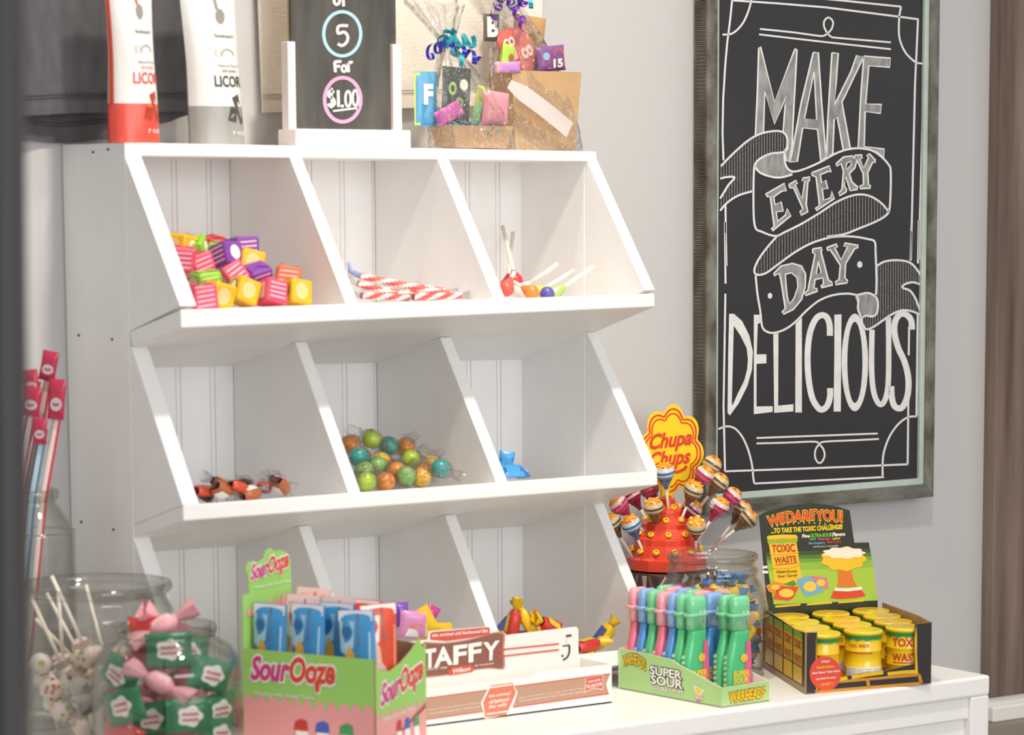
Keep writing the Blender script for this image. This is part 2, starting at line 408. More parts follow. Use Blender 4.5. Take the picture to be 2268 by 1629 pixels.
for pts, sm in ((c3(1295, -190, 900, -215, 520, -240, 480, -245), 0), (c3(330, 0, 318, 120, 300, 260, 288, 400, 276, 600, 272, 800, 278, 965), 0), (c3(290, 1232, 292, 1400, 296, 1600), 0), (c4(265, -20, 266, 150, 268, 322), 0), (c4(267, 378, 262, 700, 257, 1000, 265, 1365), 0),
                (c3(328, 2, 600, 20, 900, 45, 1330, 100, 1450, 116), 0), (c3(700, -22, 960, 0, 1346, 40), 0),
                (c3(1346, 40, 1335, 100, 1333, 200, 1345, 260, 1375, 320, 1420, 365, 1446, 379, 1484, 382), 1), (c3(1484, 382, 1470, 900, 1452, 1560), 0), (c3(1448, 114, 1430, 500, 1405, 1560), 0),
                (c4(1300, 0, 1295, 195), 0), (c4(1341, -30, 1336, 210), 0), (c4(1287, 560, 1285, 720), 0), (c4(1283, 960, 1279, 1326), 0), (c4(1335, 485, 1328, 1060), 0),
                (c4(1328, 1060, 1280, 1065, 1230, 1100, 1185, 1160, 1155, 1230, 1141, 1300, 1140, 1396), 1), (c4(1148, 1397, 900, 1410, 428, 1433), 0),
                (c4(428, 1433, 422, 1400, 415, 1330, 395, 1250, 365, 1180, 330, 1135, 300, 1118, 268, 1116, 228, 1130), 1), (c4(265, 1365, 700, 1350, 1280, 1326), 0),
                (c3(450, -30, 445, 0, 430, 60, 400, 130, 360, 180, 320, 205, 272, 208), 1)):
    bd.stroke(SP, smooth(pts) if sm else pts, W3, CHALK, .0004)
bd.build('chalk_border', board)
for pts, sm, last in [(a_, b_, k_) for k_, (a_, b_) in enumerate(((c3(497, 174, 700, 195, 845, 215, 880, 215, 905, 200, 930, 170, 936, 130, 910, 105, 885, 125, 883, 160, 900, 195, 925, 220, 965, 228, 1285, 255), 1), (c3(492, 207, 880, 252, 1285, 296), 0),
                (c4(440, 1180, 1113, 1155), 0), (c4(440, 1210, 600, 1206, 760, 1200, 785, 1213, 810, 1240, 818, 1280, 800, 1315, 780, 1315, 765, 1285, 768, 1245, 790, 1213, 820, 1200, 970, 1193, 1120, 1185), 1)))]:
    if last % 2 == 0: fl = MB()
    fl.stroke(SP, smooth(pts) if sm else pts, 4.0, CHALK, .0004)
    if last % 2: fl.build('chalk_flourish', board)
mk = MB()
def letter(b, pts, hole=None, w=3.6, fill=CHALKG, h=.0003):
    b.poly(SP, pts[::-1], fill, h)
    if hole: b.poly(SP, hole[::-1], SLATE, h+.0001); b.stroke(SP, hole+[hole[0]], w*.8, CHALK, h+.0002)
    b.stroke(SP, pts+[pts[0]], w, CHALK, h+.0002)
letter(mk, c3(490, 290, 500, 280, 585, 612, 700, 315, 710, 293, 720, 298, 695, 760, 690, 880, 672, 975, 655, 965, 645, 910, 662, 880, 665, 850, 650, 810, 637, 795, 648, 640, 658, 575, 585, 747, 527, 550, 518, 805, 470, 815, 482, 550))
letter(mk, c3(818, 316, 848, 316, 868, 620, 895, 945, 862, 965, 855, 890, 843, 778, 754, 770, 722, 972, 678, 975, 688, 930, 745, 620), c3(823, 430, 838, 720, 765, 714))
letter(mk, c3(930, 318, 968, 320, 955, 500, 945, 632, 1045, 430, 1078, 335, 1122, 340, 990, 615, 1040, 890, 998, 900, 962, 705, 943, 722, 935, 925, 898, 940, 905, 720, 920, 480))
letter(mk, c3(1122, 338, 1282, 350, 1278, 405, 1152, 396, 1133, 625, 1228, 628, 1222, 682, 1130, 672, 1124, 882, 1245, 897, 1242, 948, 1200, 915, 1088, 886, 1105, 560))
# EVERY and DAY on the banner
letter(mk, c3(532, 1168, 645, 1103, 655, 1148, 628, 1150, 580, 1185, 588, 1232, 625, 1215, 636, 1270, 594, 1276, 605, 1330, 650, 1295, 660, 1255, 683, 1298, 572, 1390, 566, 1378, 582, 1360, 560, 1185, 545, 1185))
letter(mk, c3(670, 1112, 715, 1085, 722, 1105, 708, 1112, 750, 1195, 768, 1085, 750, 1090, 755, 1072, 798, 1065, 795, 1085, 785, 1095, 775, 1230, 785, 1275, 745, 1295, 738, 1275, 755, 1255, 700, 1130, 680, 1132))
letter(mk, c3(808, 1040, 915, 998, 925, 1035, 905, 1032, 860, 1052, 868, 1100, 893, 1085, 905, 1135, 872, 1137, 880, 1205, 922, 1190, 928, 1150, 945, 1195, 835, 1268, 830, 1255, 855, 1235, 835, 1065, 812, 1055))
letter(mk, c3(955, 985, 1000, 945, 1050, 938, 1080, 965, 1068, 1010, 1035, 1045, 1050, 1095, 1085, 1125, 1082, 1140, 1040, 1148, 1012, 1060, 1005, 1120, 1018, 1140, 1015, 1155, 975, 1178, 972, 1160, 990, 1140, 1000, 1030, 985, 985, 960, 1000), c3(1018, 982, 1043, 970, 1046, 992, 1016, 1022))
letter(mk, c3(1065, 935, 1110, 932, 1112, 950, 1098, 958, 1120, 1010, 1150, 950, 1140, 935, 1155, 925, 1192, 965, 1188, 978, 1175, 975, 1145, 1040, 1150, 1110, 1162, 1118, 1160, 1132, 1100, 1135, 1098, 1120, 1120, 1110, 1118, 1045, 1080, 960, 1068, 955))
letter(mk, c4(535, 268, 575, 225, 640, 210, 690, 225, 712, 270, 710, 340, 690, 410, 645, 465, 590, 492, 582, 480, 600, 460, 575, 300, 565, 265, 540, 278), c4(600, 270, 635, 262, 665, 290, 670, 340, 650, 400, 625, 435, 612, 400, 605, 340))
letter(mk, c4(752, 130, 800, 122, 803, 138, 798, 145, 838, 300, 858, 315, 862, 330, 800, 345, 798, 335, 812, 325, 808, 290, 765, 300, 758, 345, 775, 350, 778, 365, 712, 388, 708, 375, 725, 360, 765, 160, 752, 150), c4(783, 195, 798, 262, 772, 270))
letter(mk, c4(830, 122, 885, 102, 890, 118, 875, 125, 910, 190, 945, 120, 925, 112, 930, 97, 1005, 110, 1003, 122, 985, 128, 935, 210, 930, 290, 945, 305, 942, 318, 880, 328, 878, 312, 898, 300, 905, 220, 850, 135, 835, 138))
for cx, cy, r in ((515, 390, 13), (1013, 216, 15)):
    mk.poly(SP, c4(*[q for i in range(12) for q in (cx+r*math.cos(-i*math.pi/6), cy+r*1.25*math.sin(-i*math.pi/6))]), CHALK)
# DELICIOUS, solid
def solid(pts): mk.poly(SP, pts[::-1], CHALK, .0003)
def ringpoly(outer, inner):
    n = len(outer); mk.add([SP(*p, .0003) for p in outer]+[SP(*p, .0003) for p in inner], [(i, (i+1) % n, n+(i+1) % n, n+i) for i in range(n)], CHALK)
ringpoly(c4(288, 490, 315, 490, 360, 530, 400, 610, 420, 700, 415, 800, 390, 890, 340, 990, 292, 1055, 279, 1040, 283, 700), c4(314, 555, 320, 565, 350, 610, 385, 680, 392, 740, 388, 800, 372, 860, 335, 935, 305, 1003, 303, 980, 310, 700))
solid(c4(425, 495, 470, 495, 470, 540, 447, 545, 441, 715, 495, 715, 495, 765, 440, 768, 440, 1005, 530, 1003, 530, 1035, 425, 1048))
solid(c4(533, 602, 562, 592, 560, 1000, 645, 992, 645, 1032, 538, 1040))
solid(c4(657, 545, 692, 508, 692, 1038, 655, 1038))
mk.stroke(SP, smooth(c4(847, 612, 846, 555, 832, 512, 803, 497, 768, 520, 738, 590, 724, 700, 727, 830, 747, 950, 780, 1010, 805, 1022, 833, 1000, 848, 950, 848, 903)), 13.5, CHALK, .0003)
solid(c4(872, 495, 912, 493, 910, 700, 908, 1033, 868, 1033, 872, 700))
ov = lambda rx, ry: c4(*[q for i in range(28) for q in (986+rx*math.cos(i*math.pi/14), 760+ry*math.sin(i*math.pi/14))])
ringpoly(ov(74, 272), ov(42, 226))
mk.stroke(SP, smooth(c4(1081, 578, 1079, 800, 1092, 930, 1122, 992, 1150, 975, 1170, 890, 1174, 700, 1172, 510)), 12, CHALK, .0003)
mk.stroke(SP, smooth(c4(1303, 578, 1298, 525, 1270, 494, 1235, 494, 1209, 535, 1207, 600, 1227, 680, 1263, 760, 1283, 850, 1279, 940, 1255, 1002, 1230, 1016, 1203, 998, 1191, 950, 1188, 892)), 13.5, CHALK, .0003)
mk.build('chalk_lettering', board)
# banner
rb = MB()
curl1 = smooth(c3(462, 1000, 500, 955, 560, 925, 652, 912, 642, 960, 655, 1000, 688, 1032, 692, 1050, 620, 1066, 540, 1055, 490, 1030), 2, True)
curl2 = smooth(c4(988, 382, 1055, 375, 1095, 390, 1112, 420, 1108, 480, 1085, 503, 1045, 497, 1018, 492, 1003, 440), 2, True)
for q in (curl1, curl2): rb.poly(SP, q[::-1], CHALKG, .0005)
tailL = c3(262, 1000, 330, 930, 420, 850, 500, 805, 590, 788, 640, 798, 660, 830, 663, 865, 650, 912, 560, 925, 490, 960, 462, 1000, 456, 1150, 370, 1175, 300, 1220, 262, 1262, 258, 1195, 310, 1110, 345, 1068, 300, 1065, 258, 1075)
under = c3(1270, 1275, 1230, 1225, 1170, 1185, 1110, 1170, 1040, 1180, 950, 1220, 850, 1285, 750, 1345, 650, 1395, 600, 1425)+c4(500, 120, 450, 190, 428, 245, 440, 272, 490, 265, 560, 215, 650, 150, 740, 100, 830, 68)+c3(1000, 1410, 1080, 1380, 1190, 1335, 1250, 1300)
tailR = c4(1108, 225, 1150, 200, 1220, 192, 1290, 205, 1335, 250, 1360, 300, 1357, 330, 1310, 315, 1265, 325, 1250, 345, 1290, 360, 1320, 400, 1340, 450, 1356, 495, 1300, 475, 1240, 472, 1180, 500, 1130, 535, 1085, 565, 1050, 575, 1030, 550, 1025, 515, 1050, 500, 1085, 505, 1110, 480, 1113, 420)
for poly, st in ((tailL, 6.0), (under, 6.6), (tailR, 5.6)):
    x = min(p[0] for p in poly)+2
    while x < max(p[0] for p in poly):
        y0 = min(p[1] for p in poly); seg = None; y = y0
        while y < max(p[1] for p in poly)+2:
            ins = inside((x, y), poly)
            if ins and seg is None: seg = y
            if not ins and seg is not None:
                if y-seg > 5: rb.stroke(SP, [(x, seg+1), (x, y-1)], 1.7, CHALKH, .0003)
                seg = None
            y += 1.5
        x += st
rib_strokes = [tailL[:9]+[tailL[9], tailL[10], tailL[11]], c3(258, 1075, 300, 1065, 345, 1068, 310, 1110, 285, 1150, 258, 1195), c3(258, 1268, 300, 1220, 370, 1175, 456, 1150),
    c3(655, 900, 644, 940, 655, 1000, 690, 1031, 750, 1022, 850, 980, 950, 925, 1020, 900, 1090, 892, 1170, 905, 1230, 945, 1270, 990, 1283, 1025, 1283, 1150, 1275, 1262, 1250, 1300, 1190, 1335, 1080, 1380, 1000, 1410, 900, 1424)+c4(700, 78, 620, 120, 545, 180, 490, 262)[:0],
    c3(462, 1000, 458, 1150, 465, 1355, 510, 1395, 590, 1420, 650, 1395, 750, 1345, 850, 1285, 950, 1220, 1040, 1180, 1110, 1170, 1170, 1185, 1230, 1225, 1272, 1275), c3(462, 1000, 500, 1040, 560, 1062, 620, 1068, 692, 1050),
    c4(560, 52, 500, 120, 450, 190, 428, 245, 440, 272, 490, 265, 560, 215, 650, 150, 740, 100, 830, 70, 900, 60, 985, 62, 1060, 75, 1096, 90, 1101, 150, 1106, 300, 1103, 385),
    c4(435, 278, 445, 380, 460, 470, 470, 555, 490, 585, 530, 596, 590, 580, 650, 540, 720, 470, 790, 415, 870, 385, 950, 378, 1000, 385, 1055, 374, 1095, 390, 1113, 420, 1110, 480, 1085, 505, 1050, 500, 1025, 515, 1030, 550, 1050, 576, 1085, 565, 1130, 535, 1180, 500, 1240, 472, 1300, 475, 1358, 500),
    c4(985, 380, 1005, 410, 1003, 460, 1015, 495, 1025, 515), c4(1108, 225, 1150, 200, 1220, 192, 1290, 205, 1335, 250, 1362, 300), c4(1357, 330, 1310, 315, 1265, 325, 1250, 345, 1290, 360, 1320, 400, 1340, 450, 1358, 495)]
for q in rib_strokes: rb.stroke(SP, smooth(q), 4.6, CHALK, .0007)
rb.build('chalk_banner', board)
# ------------------------------------------------------------------ shared materials and shapes of the goods
def M(h, r=.35, **k): return mat('print_'+h.strip('#')+('' if r == .35 else '_%d' % int(r*100)), h, r, **k)
GLASS = clear('jar_glass', (.98, .983, .98), (.70, .71, .68), .03, gl=.9)
GLASSR = clear('jar_glass_rim', (.93, .935, .925), (.50, .50, .46), .03, ior=1.5)
CELLO = clear('cellophane', (.975, .97, .96), (.80, .78, .74), .07, .9, 90, 1.85)
CLEARW = clear('clear_wrapper', (.93, .93, .93), (.72, .72, .72), .12, .9, 160, 1.4)
KRAFT = mat('kraft_card', '#c5a176', .75, .1, 40)
CARDW = mat('white_card', '#eceae5', .5)
CARDB = mat('bare_brown_card', '#a98a66', .8, .1, 60)
STICK = mat('paper_stick', '#efe6d6', .6)
INK, PAPER, RED, YEL = M('#23201f'), M('#f3f0ea'), M('#d8302c'), M('#f2cf1c')
def pts_circle(cx, cy, rx, ry, n=24, a0=0): return [(cx+rx*math.cos(a0+2*math.pi*i/n), cy+ry*math.sin(a0+2*math.pi*i/n)) for i in range(n)]
def card(P, Q, h0, h1=None, th=.0012, z0=0.0):  # upright card wall from P to Q as an 8 point solid
    P, Q = Vector(P), Vector(Q); h1 = h0 if h1 is None else h1; d = (Q-P); n = Vector((d.y, -d.x, 0)).normalized()*th
    zz = Vector((0, 0, 1))
    return [P+zz*z0, Q+zz*z0, Q-n+zz*z0, P-n+zz*z0, P+zz*h0, Q+zz*h1, Q-n+zz*h1, P-n+zz*h0]
def label_rows(obs, fmt, rowh, what='row', maxrows=None):
    """label each thing by its place among its look-alikes as the camera sees them"""
    ps = sorted(((proj(o.location), o) for o in obs), key=lambda q: q[0][1])
    rows = []
    for p, o in ps:
        if rows and p[1]-rows[-1][0] < rowh: rows[-1][1].append((p[0], o))
        else: rows.append((p[1], [(p[0], o)]))
    for ri, (_, r) in enumerate(rows):
        r.sort(key=lambda q: q[0])
        if len(rows) == 1: rn = ''
        else: rn = ' of the '+('top' if ri == 0 else 'bottom' if ri == len(rows)-1 else ORD[ri]+' highest')+' '+what
        for i, (_, o) in enumerate(r):
            o['label'] = fmt % ((spot(i, len(r)) if len(r) > 1 else 'only one')+rn)
class Pillow:
    """flat sachet: X across, Z up, thickness along Y with the front at -Y"""
    def __init__(s, w, h, t, crimp=.0): s.w, s.h, s.t = w, h, t
    def p(s, u, v, sgn, h=0):
        e = (max(0, 1-(2*u-1)**4)*max(0, 1-(2*v-1)**4))**.6
        wob = .06*math.sin(9*u+4*v)*e
        return Vector(((u-.5)*s.w*(1-.05*math.sin(math.pi*v)), -sgn*(s.t/2*(e+wob)+h+.0002), v*s.h))
    def __call__(s, u, v, h=0): return s.p(u, v, 1, h)
    def mesh(s, b, m, back=None, n=10):
        b.grid(lambda u, v: s.p(u, v, 1), n, n, m); b.grid(lambda u, v: s.p(1-u, v, -1), n, n, back or m)
class Tf:                                      # moves a panel by a matrix
    def __init__(s, fn, Mx): s.fn, s.M = fn, Mx
    def __call__(s, u, v, h=0): return s.M @ s.fn(u, v, h)
def twist(b, L, r, mb, me, seed=0, label=None, box=False, fan=1.0):
    """twist-wrapped sweet along X: soft body, pinched necks, pleated fans"""
    rn = random.Random(seed)
    if box:
        b.grid(lambda u, v: Vector(((v-.5)*L, r*1.15*(abs(math.cos(2*math.pi*u))**.55)*(1 if math.cos(2*math.pi*u) > 0 else -1)*(1-.35*abs(2*v-1)**4), r*.8*(abs(math.sin(2*math.pi*u))**.55)*(1 if math.sin(2*math.pi*u) > 0 else -1)*(1-.35*abs(2*v-1)**4))), 16, 6, mb)
    else: b.ball((0, 0, 0), r, mb, 14, 9, (L/2/r, 1, .85))
    for s in (-1, 1):
        a0 = rn.random()*6; k = rn.uniform(.8, 1.2)*fan
        def fn(u, v, s=s, a0=a0, k=k):
            q = 2*math.pi*u; rad = r*(.28+1.0*v*k)*(1+.25*math.sin(5*q+a0)*v); fl = 1-.55*v
            return Vector((s*(L/2*.93+v*r*1.5*k), rad*math.cos(q), rad*math.sin(q)*fl))
        b.grid(fn, 15, 4, me, cu=True)
    if label:
        for sg in (1, -1):
            b.grid(lambda u, v: Vector(((u-.5)*L*.62, sg*(v-.5)*r*1.45, sg*(r*(.84 if box else .87)*math.sqrt(max(.02, 1-(0 if box else .62*(2*v-1)**2)-(0 if box else .3*(2*u-1)**2)))))), 6, 6, label)
def place(o, loc, R_=None):
    o.location = loc
    if R_ is not None: o.rotation_euler = R_.to_euler()
    return o
from mathutils.bvhtree import BVHTree
def tree_verts(o, Mx=None):
    Mx = Matrix.LocRotScale(o.location, o.rotation_euler, o.scale) if Mx is None else Mx
    out = [Mx @ v.co for v in o.data.vertices] if o.type == 'MESH' else []
    for ch in o.children: out += tree_verts(ch, Mx @ Matrix.LocRotScale(ch.location, ch.rotation_euler, ch.scale))
    return out
def tree_polys(o, b=0):
    out = [tuple(b+i for i in p.vertices) for p in o.data.polygons] if o.type == 'MESH' else []
    b += len(o.data.vertices) if o.type == 'MESH' else 0
    for ch in o.children:
        q, b2 = tree_polys(ch, b); out += q; b = b2
    return out, b
PLACED = {}
PLACED['base'] = [BVHTree.FromPolygons(tree_verts(shelf), tree_polys(shelf)[0])]
def settle(o, zone, gen, tries=14):
    """try several poses and keep the one that touches the neighbours least"""
    polys = tree_polys(o)[0]; best = None; lst = PLACED.setdefault(zone, list(PLACED.get('base', [])) if 'jar' not in zone and zone != 'gum' else [])
    for k in range(tries):
        gen(k); t = BVHTree.FromPolygons(tree_verts(o), polys)
        n = sum(len(t.overlap(q)) for q in lst)
        if best is None or n < best[0]: best = (n, o.location.copy(), o.rotation_euler.copy(), t, o.scale.copy())
        if n == 0: break
    o.location, o.rotation_euler = best[1], best[2]; o.scale = best[4]; lst.append(best[3]); return best[0]
# ------------------------------------------------------------------ shirts on the wall
def shirt(name, label, xa, xb, zh, m, mh, layers, seed):
    """hanging T-shirt; zh(x) gives the hem height of each layer"""
    t = thing(name, ((xa+xb)/2, -.01, zh(0, .5)), label, 'shirt')
    W = xb-xa
    for li in range(layers):
        y0 = -.026+.016*li if layers > 1 else -.013
        def f(u, v, li=li, y0=y0, back=0):
            x = xa+W*u; z0 = zh(li, u); z1 = z0+.62
            z = z0+(z1-z0)*v; fall = 1-v
            x += .012*math.sin(3*v)*(u-.5)
            y = y0-.006*fall*math.sin(u*11+seed+li*2+1.5*v)-.004*fall*math.sin(u*23+seed*2)
            y = min(y, -.004-.012*(layers-1-li))
            return Vector((x, y+(.0022 if back else 0), z))
        b = MB(); nu, nv = 40, 14
        F = lambda u, v: f(u, v); Bk = lambda u, v: f(1-u, v, back=1)
        b.grid(F, nu, nv, m); b.grid(Bk, nu, nv, m)
        for v in (0, 1): b.add([f(i/nu, v) for i in range(nu+1)]+[f(i/nu, v, back=1) for i in range(nu+1)], [(i, i+1, nu+2+i, nu+1+i) for i in range(nu)], m)
        for u in (0, 1): b.add([f(u, i/nv) for i in range(nv+1)]+[f(u, i/nv, back=1) for i in range(nv+1)], [(i, i+1, nv+2+i, nv+1+i) for i in range(nv)], m)
        for k in (.019, .0225):                 # stitched hem
            b.tube([f(i/60, k/ .62)+Vector((0, -.0008, 0)) for i in range(61)], .0006, mh, 5)
        b.build('front_panel' if li == 0 and layers > 1 else 'back_panel' if layers > 1 else 'body_panel', t)
        if li == layers-1:
            for sgn, xe in ((-1, xa), (1, xb)):
                b = MB(); z1 = zh(li, .5)+.60
                b.loft([(xe-sgn*.02, -.020, z1-.17), (xe+sgn*.035, -.018, z1-.16), (xe+sgn*.04, -.018, z1-.03), (xe-sgn*.02, -.020, z1+.02)], [(xe-sgn*.02, -.006, z1-.17), (xe+sgn*.035, -.006, z1-.16), (xe+sgn*.04, -.006, z1-.03), (xe-sgn*.02, -.006, z1+.02)], m); b.build('sleeve', t)
    return t
GREYT = mat('grey_jersey', '#5b5a5e', .95, .3, 70, .5, 500, stretch=(1, 1, .35), sheen=.2)
GREYS = mat('grey_stitch', '#4a494d', .9)
CREAMT = mat('cream_jersey', '#e3dccf', .95, .06, 60, .5, 400, sheen=.2)
CREAMS = mat('cream_stitch', '#cfc7b8', .9)
gx0, gx1 = PX(30, 250, 1, -.03).x-.22, PX(428, 250, 1, -.03).x
_gh = [[(28, 257), (200, 250), (300, 249), (414, 247)], [(28, 307), (139, 317), (240, 309), (355, 274), (420, 254)]]
def ghem(li, u):
    pts = [(PX(a, b_, 1, -.025+.014*li).x, PX(a, b_, 1, -.025+.014*li).z) for a, b_ in _gh[li]]
    x = gx0+(gx1-gx0)*u
    if x <= pts[0][0]: return pts[0][1]
    for (xa, za), (xb, zb_) in zip(pts, pts[1:]):
        if x <= xb:
            t = (x-xa)/(xb-xa); t = t*t*(3-2*t); return za+(zb_-za)*t
    return pts[-1][1]
shirt('hanging_shirt', 'dark grey T-shirt hanging on the wall above the left end of the shelf', gx0, gx1, ghem, GREYT, GREYS, 2, 1.3)
cx0, cx1 = PX(598, 200, 1, -.03).x, PX(1213, 60, 1, -.03).x
cz = PX(620, 250, 1, -.02).z
shirt('hanging_shirt', 'cream T-shirt hanging on the wall behind the chalk price sign', cx0, cx1, lambda li, u: cz+.018*u, CREAMT, CREAMS, 1, 4.1)
# ------------------------------------------------------------------ liquorice pouches on top of the shelf
POUCHW = mat('white_matte_pouch', '#e4e2df', .3, bump=.25, bscale=45)
def pouch(label, pxl, pxr, yb, m_low, m_txt, m_stick, edge, txt, tilt):
    xl, xr = PX(pxl, 308, 1, yb).x, PX(pxr, 308, 1, yb).x; w = xr-xl; xc = (xl+xr)/2
    zt = ZTOP(xc)+.0006; H = .205
    t = thing('candy_pouch', (xc, yb, zt), label, 'candy bag')
    def P(u, v, sg, h=0):
        bul = (.021*(1-v)**.45*(1-.15*v)+.003)*(max(0, 1-(2*u-1)**2))**.5
        if v < .02: bul = max(bul, .021*(max(0, 1-(2*u-1)**2))**.5)
        wob = .0022*math.sin(7*v+5*u+pxl)*math.sin(math.pi*u)
        ww = w*(.94+.12*(1-v)*math.sin(min(1, v*2.2)*math.pi)*.3+.04*math.sin(v*5+pxl))
        return Vector((xc+(u-.5)*ww+tilt*v*.05, yb-sg*(bul+wob*sg+h)+.02*v*v*.4, zt+v*H))
    cut = .215
    b = MB()
    for sg in (1, -1):
        uu = (lambda u: u) if sg == 1 else (lambda u: 1-u)
        b.grid(lambda u, v: P(uu(u), v*cut, sg), 16, 6, m_low); b.grid(lambda u, v: P(uu(u), cut+v*(1-cut), sg), 16, 16, POUCHW)
    b.add([P(i/16, 0, 1) for i in range(17)]+[P(i/16, 0, -1) for i in range(17)], [(i, 17+i, 18+i, i+1) for i in range(16)], m_low)
    b.build('pouch', t)
    F = lambda u, v, h=0: P(u, v, 1, h+.0003)
    b = MB()
    b.text(txt, F, (.36, .325, .98, .385), m_txt, .02)
    b.text('SOFT EATING', F, (.52, .405, .86, .42), m_txt if edge else INK, .01)
    b.text('Natural Flavor', F, (.46, .435, .92, .452), M('#77726c'))
    b.text("Farmhouse's", F, (.46, .60, .86, .622), M('#5b5651'), .012, .2)
    for k in range(3): b.text('NET WT', F, (.40, .49+.016*k, .58, .50+.016*k), M('#8b8680'))
    b.stroke(F, [(.70+.13*math.cos(a), .50+.035*math.sin(a)) for a in [math.pi*i/10 for i in range(11)]], .03, M('#a09a93'), .0002, 3)
    b.build('lettering', t)
    b = MB(); b.text('7 OZ', F, (.62, .055, .92, .075), PAPER, .01); b.build('weight_lettering', t)
    b = MB()
    b.poly(F, pts_circle(.62, .72, .085, .042, 20), M('#8f8b86')); b.poly(F, [(.55, .76), (.60, .76), (.50, .98), (.44, .98)], m_txt if edge else M('#8f8b86'), .0006)
    b.build('farm_emblem', t)
    b = MB()                                   # printed picture of the sweets
    for (q, ww) in (([(.72, .27), (.88, .12)], .10), ([(.80, .28), (.97, .15)], .09)): b.stroke(F, q, ww, m_stick, .0004, 2.6)
    b.poly(F, [(.55, .135), (.72, .125), (.76, .19), (.62, .205)], m_stick, .0006); b.poly(F, [(.60, .20), (.74, .19), (.70, .21), (.63, .214)], M('#d77a4a') if edge else M('#4c4b4a'), .0008)
    b.build('sweets_picture', t)
    if edge:
        b = MB(); b.grid(lambda u, v: F(.0+.035*u, cut+(1-cut)*v, .0004), 2, 14, m_low); b.build('side_stripe', t)
pouch('white pouch of liquorice with a red lower band and red lettering', 241, 350, -.118, M('#d9503f', .3), M('#cf4a3c'), M('#b23d22'), True, 'LICOR', 0)
pouch('white pouch of liquorice with a grey lower band and black lettering', 418, 541, -.105, M('#9b9a95', .3), M('#2e2a2b'), M('#4a4846'), False, 'LICORI', -.15)
# ------------------------------------------------------------------ price sign on its stand
ys = -.085
sx = lambda px, y=ys: PX(px, 280, 1, y).x
STAND = mat('pale_pink_white_wood', '#ece0dd', .45)
zt = ZTOP(.33)+.0006
sg = thing('price_sign', (sx(760), ys, zt), 'small chalkboard price sign in a white wooden stand on top of the shelf', 'sign')
b = MB(); zb_ = PX(760, 287, 1, ys-.012).z
b.box((sx(655, ys-.020), ys-.020, zt), (sx(910, ys-.020), ys+.022, zb_), STAND); b.build('base', sg, bevel=.0012)
for pa, pb, pt in ((640, 657, 92), (872, 891, 98)):
    b = MB(); b.box((sx(pa, ys-.012), ys-.012, zb_-.001), (sx(pb, ys-.012), ys+.004, PX(pa, pt, 1, ys-.01).z), STAND); b.build('post', sg, bevel=.001)
bx0, bx1 = sx(645, ys-.003), sx(876, ys-.003)
WOODE = mat('raw_board_edge', '#a98a5e', .7)
CB2 = mat('dusty_chalkboard', '#585652', .85, .3, 14, stretch=(3, 1, .6), col2='#3f403d')
b = MB(); b.box((bx0, ys-.006, zb_-.001), (bx1, ys-.001, zb_+.27), CB2); b.box((bx0-.0006, ys-.001, zb_-.001), (bx1+.0006, ys+.001, zb_+.27), WOODE); b.build('board', sg)
class YPlane:                                  # upright plane facing the room, points given in photograph pixels
    def __init__(s, y): s.y = y
    def __call__(s, u, v, h=0): return PX(u, v, 1, s.y-h)
SG = YPlane(ys-.006)
PK, BL, WH = M('#e6a3c8', .8), M('#a9d8e6', .8), M('#f4efe8', .8)
b = MB()
circ = lambda cx, cy, rx, ry: [(cx+rx*math.cos(a), cy+ry*math.sin(a)) for a in [i*math.pi/20 for i in range(41)]]
b.stroke(SG, circ(758, 75, 41, 49), 7, BL); b.stroke(SG, circ(759, 221, 40, 49), 8, PK); b.build('chalk_rings', sg)
b = MB(); hand = lambda pts, w=6, m=WH, s=True: b.stroke(SG, smooth(pts) if s else pts, w, m)
hand([(771, 57), (750, 58), (749, 74), (762, 71), (770, 80), (768, 93), (758, 101), (748, 97)], 6.5, M('#efd6e2', .8))
hand([(741, 137), (743, 160)]); hand([(741, 137), (756, 136)]); hand([(742, 147), (753, 147)])
hand(circ(762, 152, 5, 7), 5); hand([(772, 160), (771, 140)]); hand([(771, 147), (775, 138), (781, 139)])
hand(circ(746, 2, 6, 8), 6); hand([(761, 14), (760, -6)]); hand([(760, -1), (765, -7), (771, -5)])
hand([(740, 205), (731, 202), (728, 212), (738, 219), (741, 230), (733, 236), (727, 230)], 6); hand([(735, 195), (734, 240)], 4)
hand([(749, 200), (750, 237)], 6); hand(circ(758, 235, 1.5, 1.5), 4); hand(circ(771, 219, 6, 17), 5); hand(circ(787, 217, 6, 17), 5); hand([(738, 246), (795, 239)], 4, WH, False)
b.build('chalk_prices', sg)
# ------------------------------------------------------------------ jars
def jar(name, label, c, prof, rim_from, thick=.003):
    """prof: outer radius, height; a second inner skin gives the wall its thickness"""
    t = thing(name, (c[0], c[1], ZT), label, 'jar')
    P = smooth([tuple(p) for p in prof], 4)
    k = [i for i, p in enumerate(P) if p[1] >= rim_from][0]
    b = MB(); b.lathe([(.001, .0006)]+[(max(.001, r), z+.0006) for r, z in P[:k+1]], 56, GLASS, (c[0], c[1], ZT))
    inner = [(max(.001, r-thick), z) for r, z in P[:k+1] if z > .006]
    b.lathe([(.001, .006)]+inner, 56, GLASS, (c[0], c[1], ZT)); b.build('jar_body', t)
    b = MB(); b.lathe([(r, z+.0006) for r, z in P[k:]]+[(P[-1][0]-.004, P[-1][1]+.0005), (P[k][0]-.004, P[k][1])], 56, GLASSR, (c[0], c[1], ZT)); b.build('jar_rim', t)
    return t
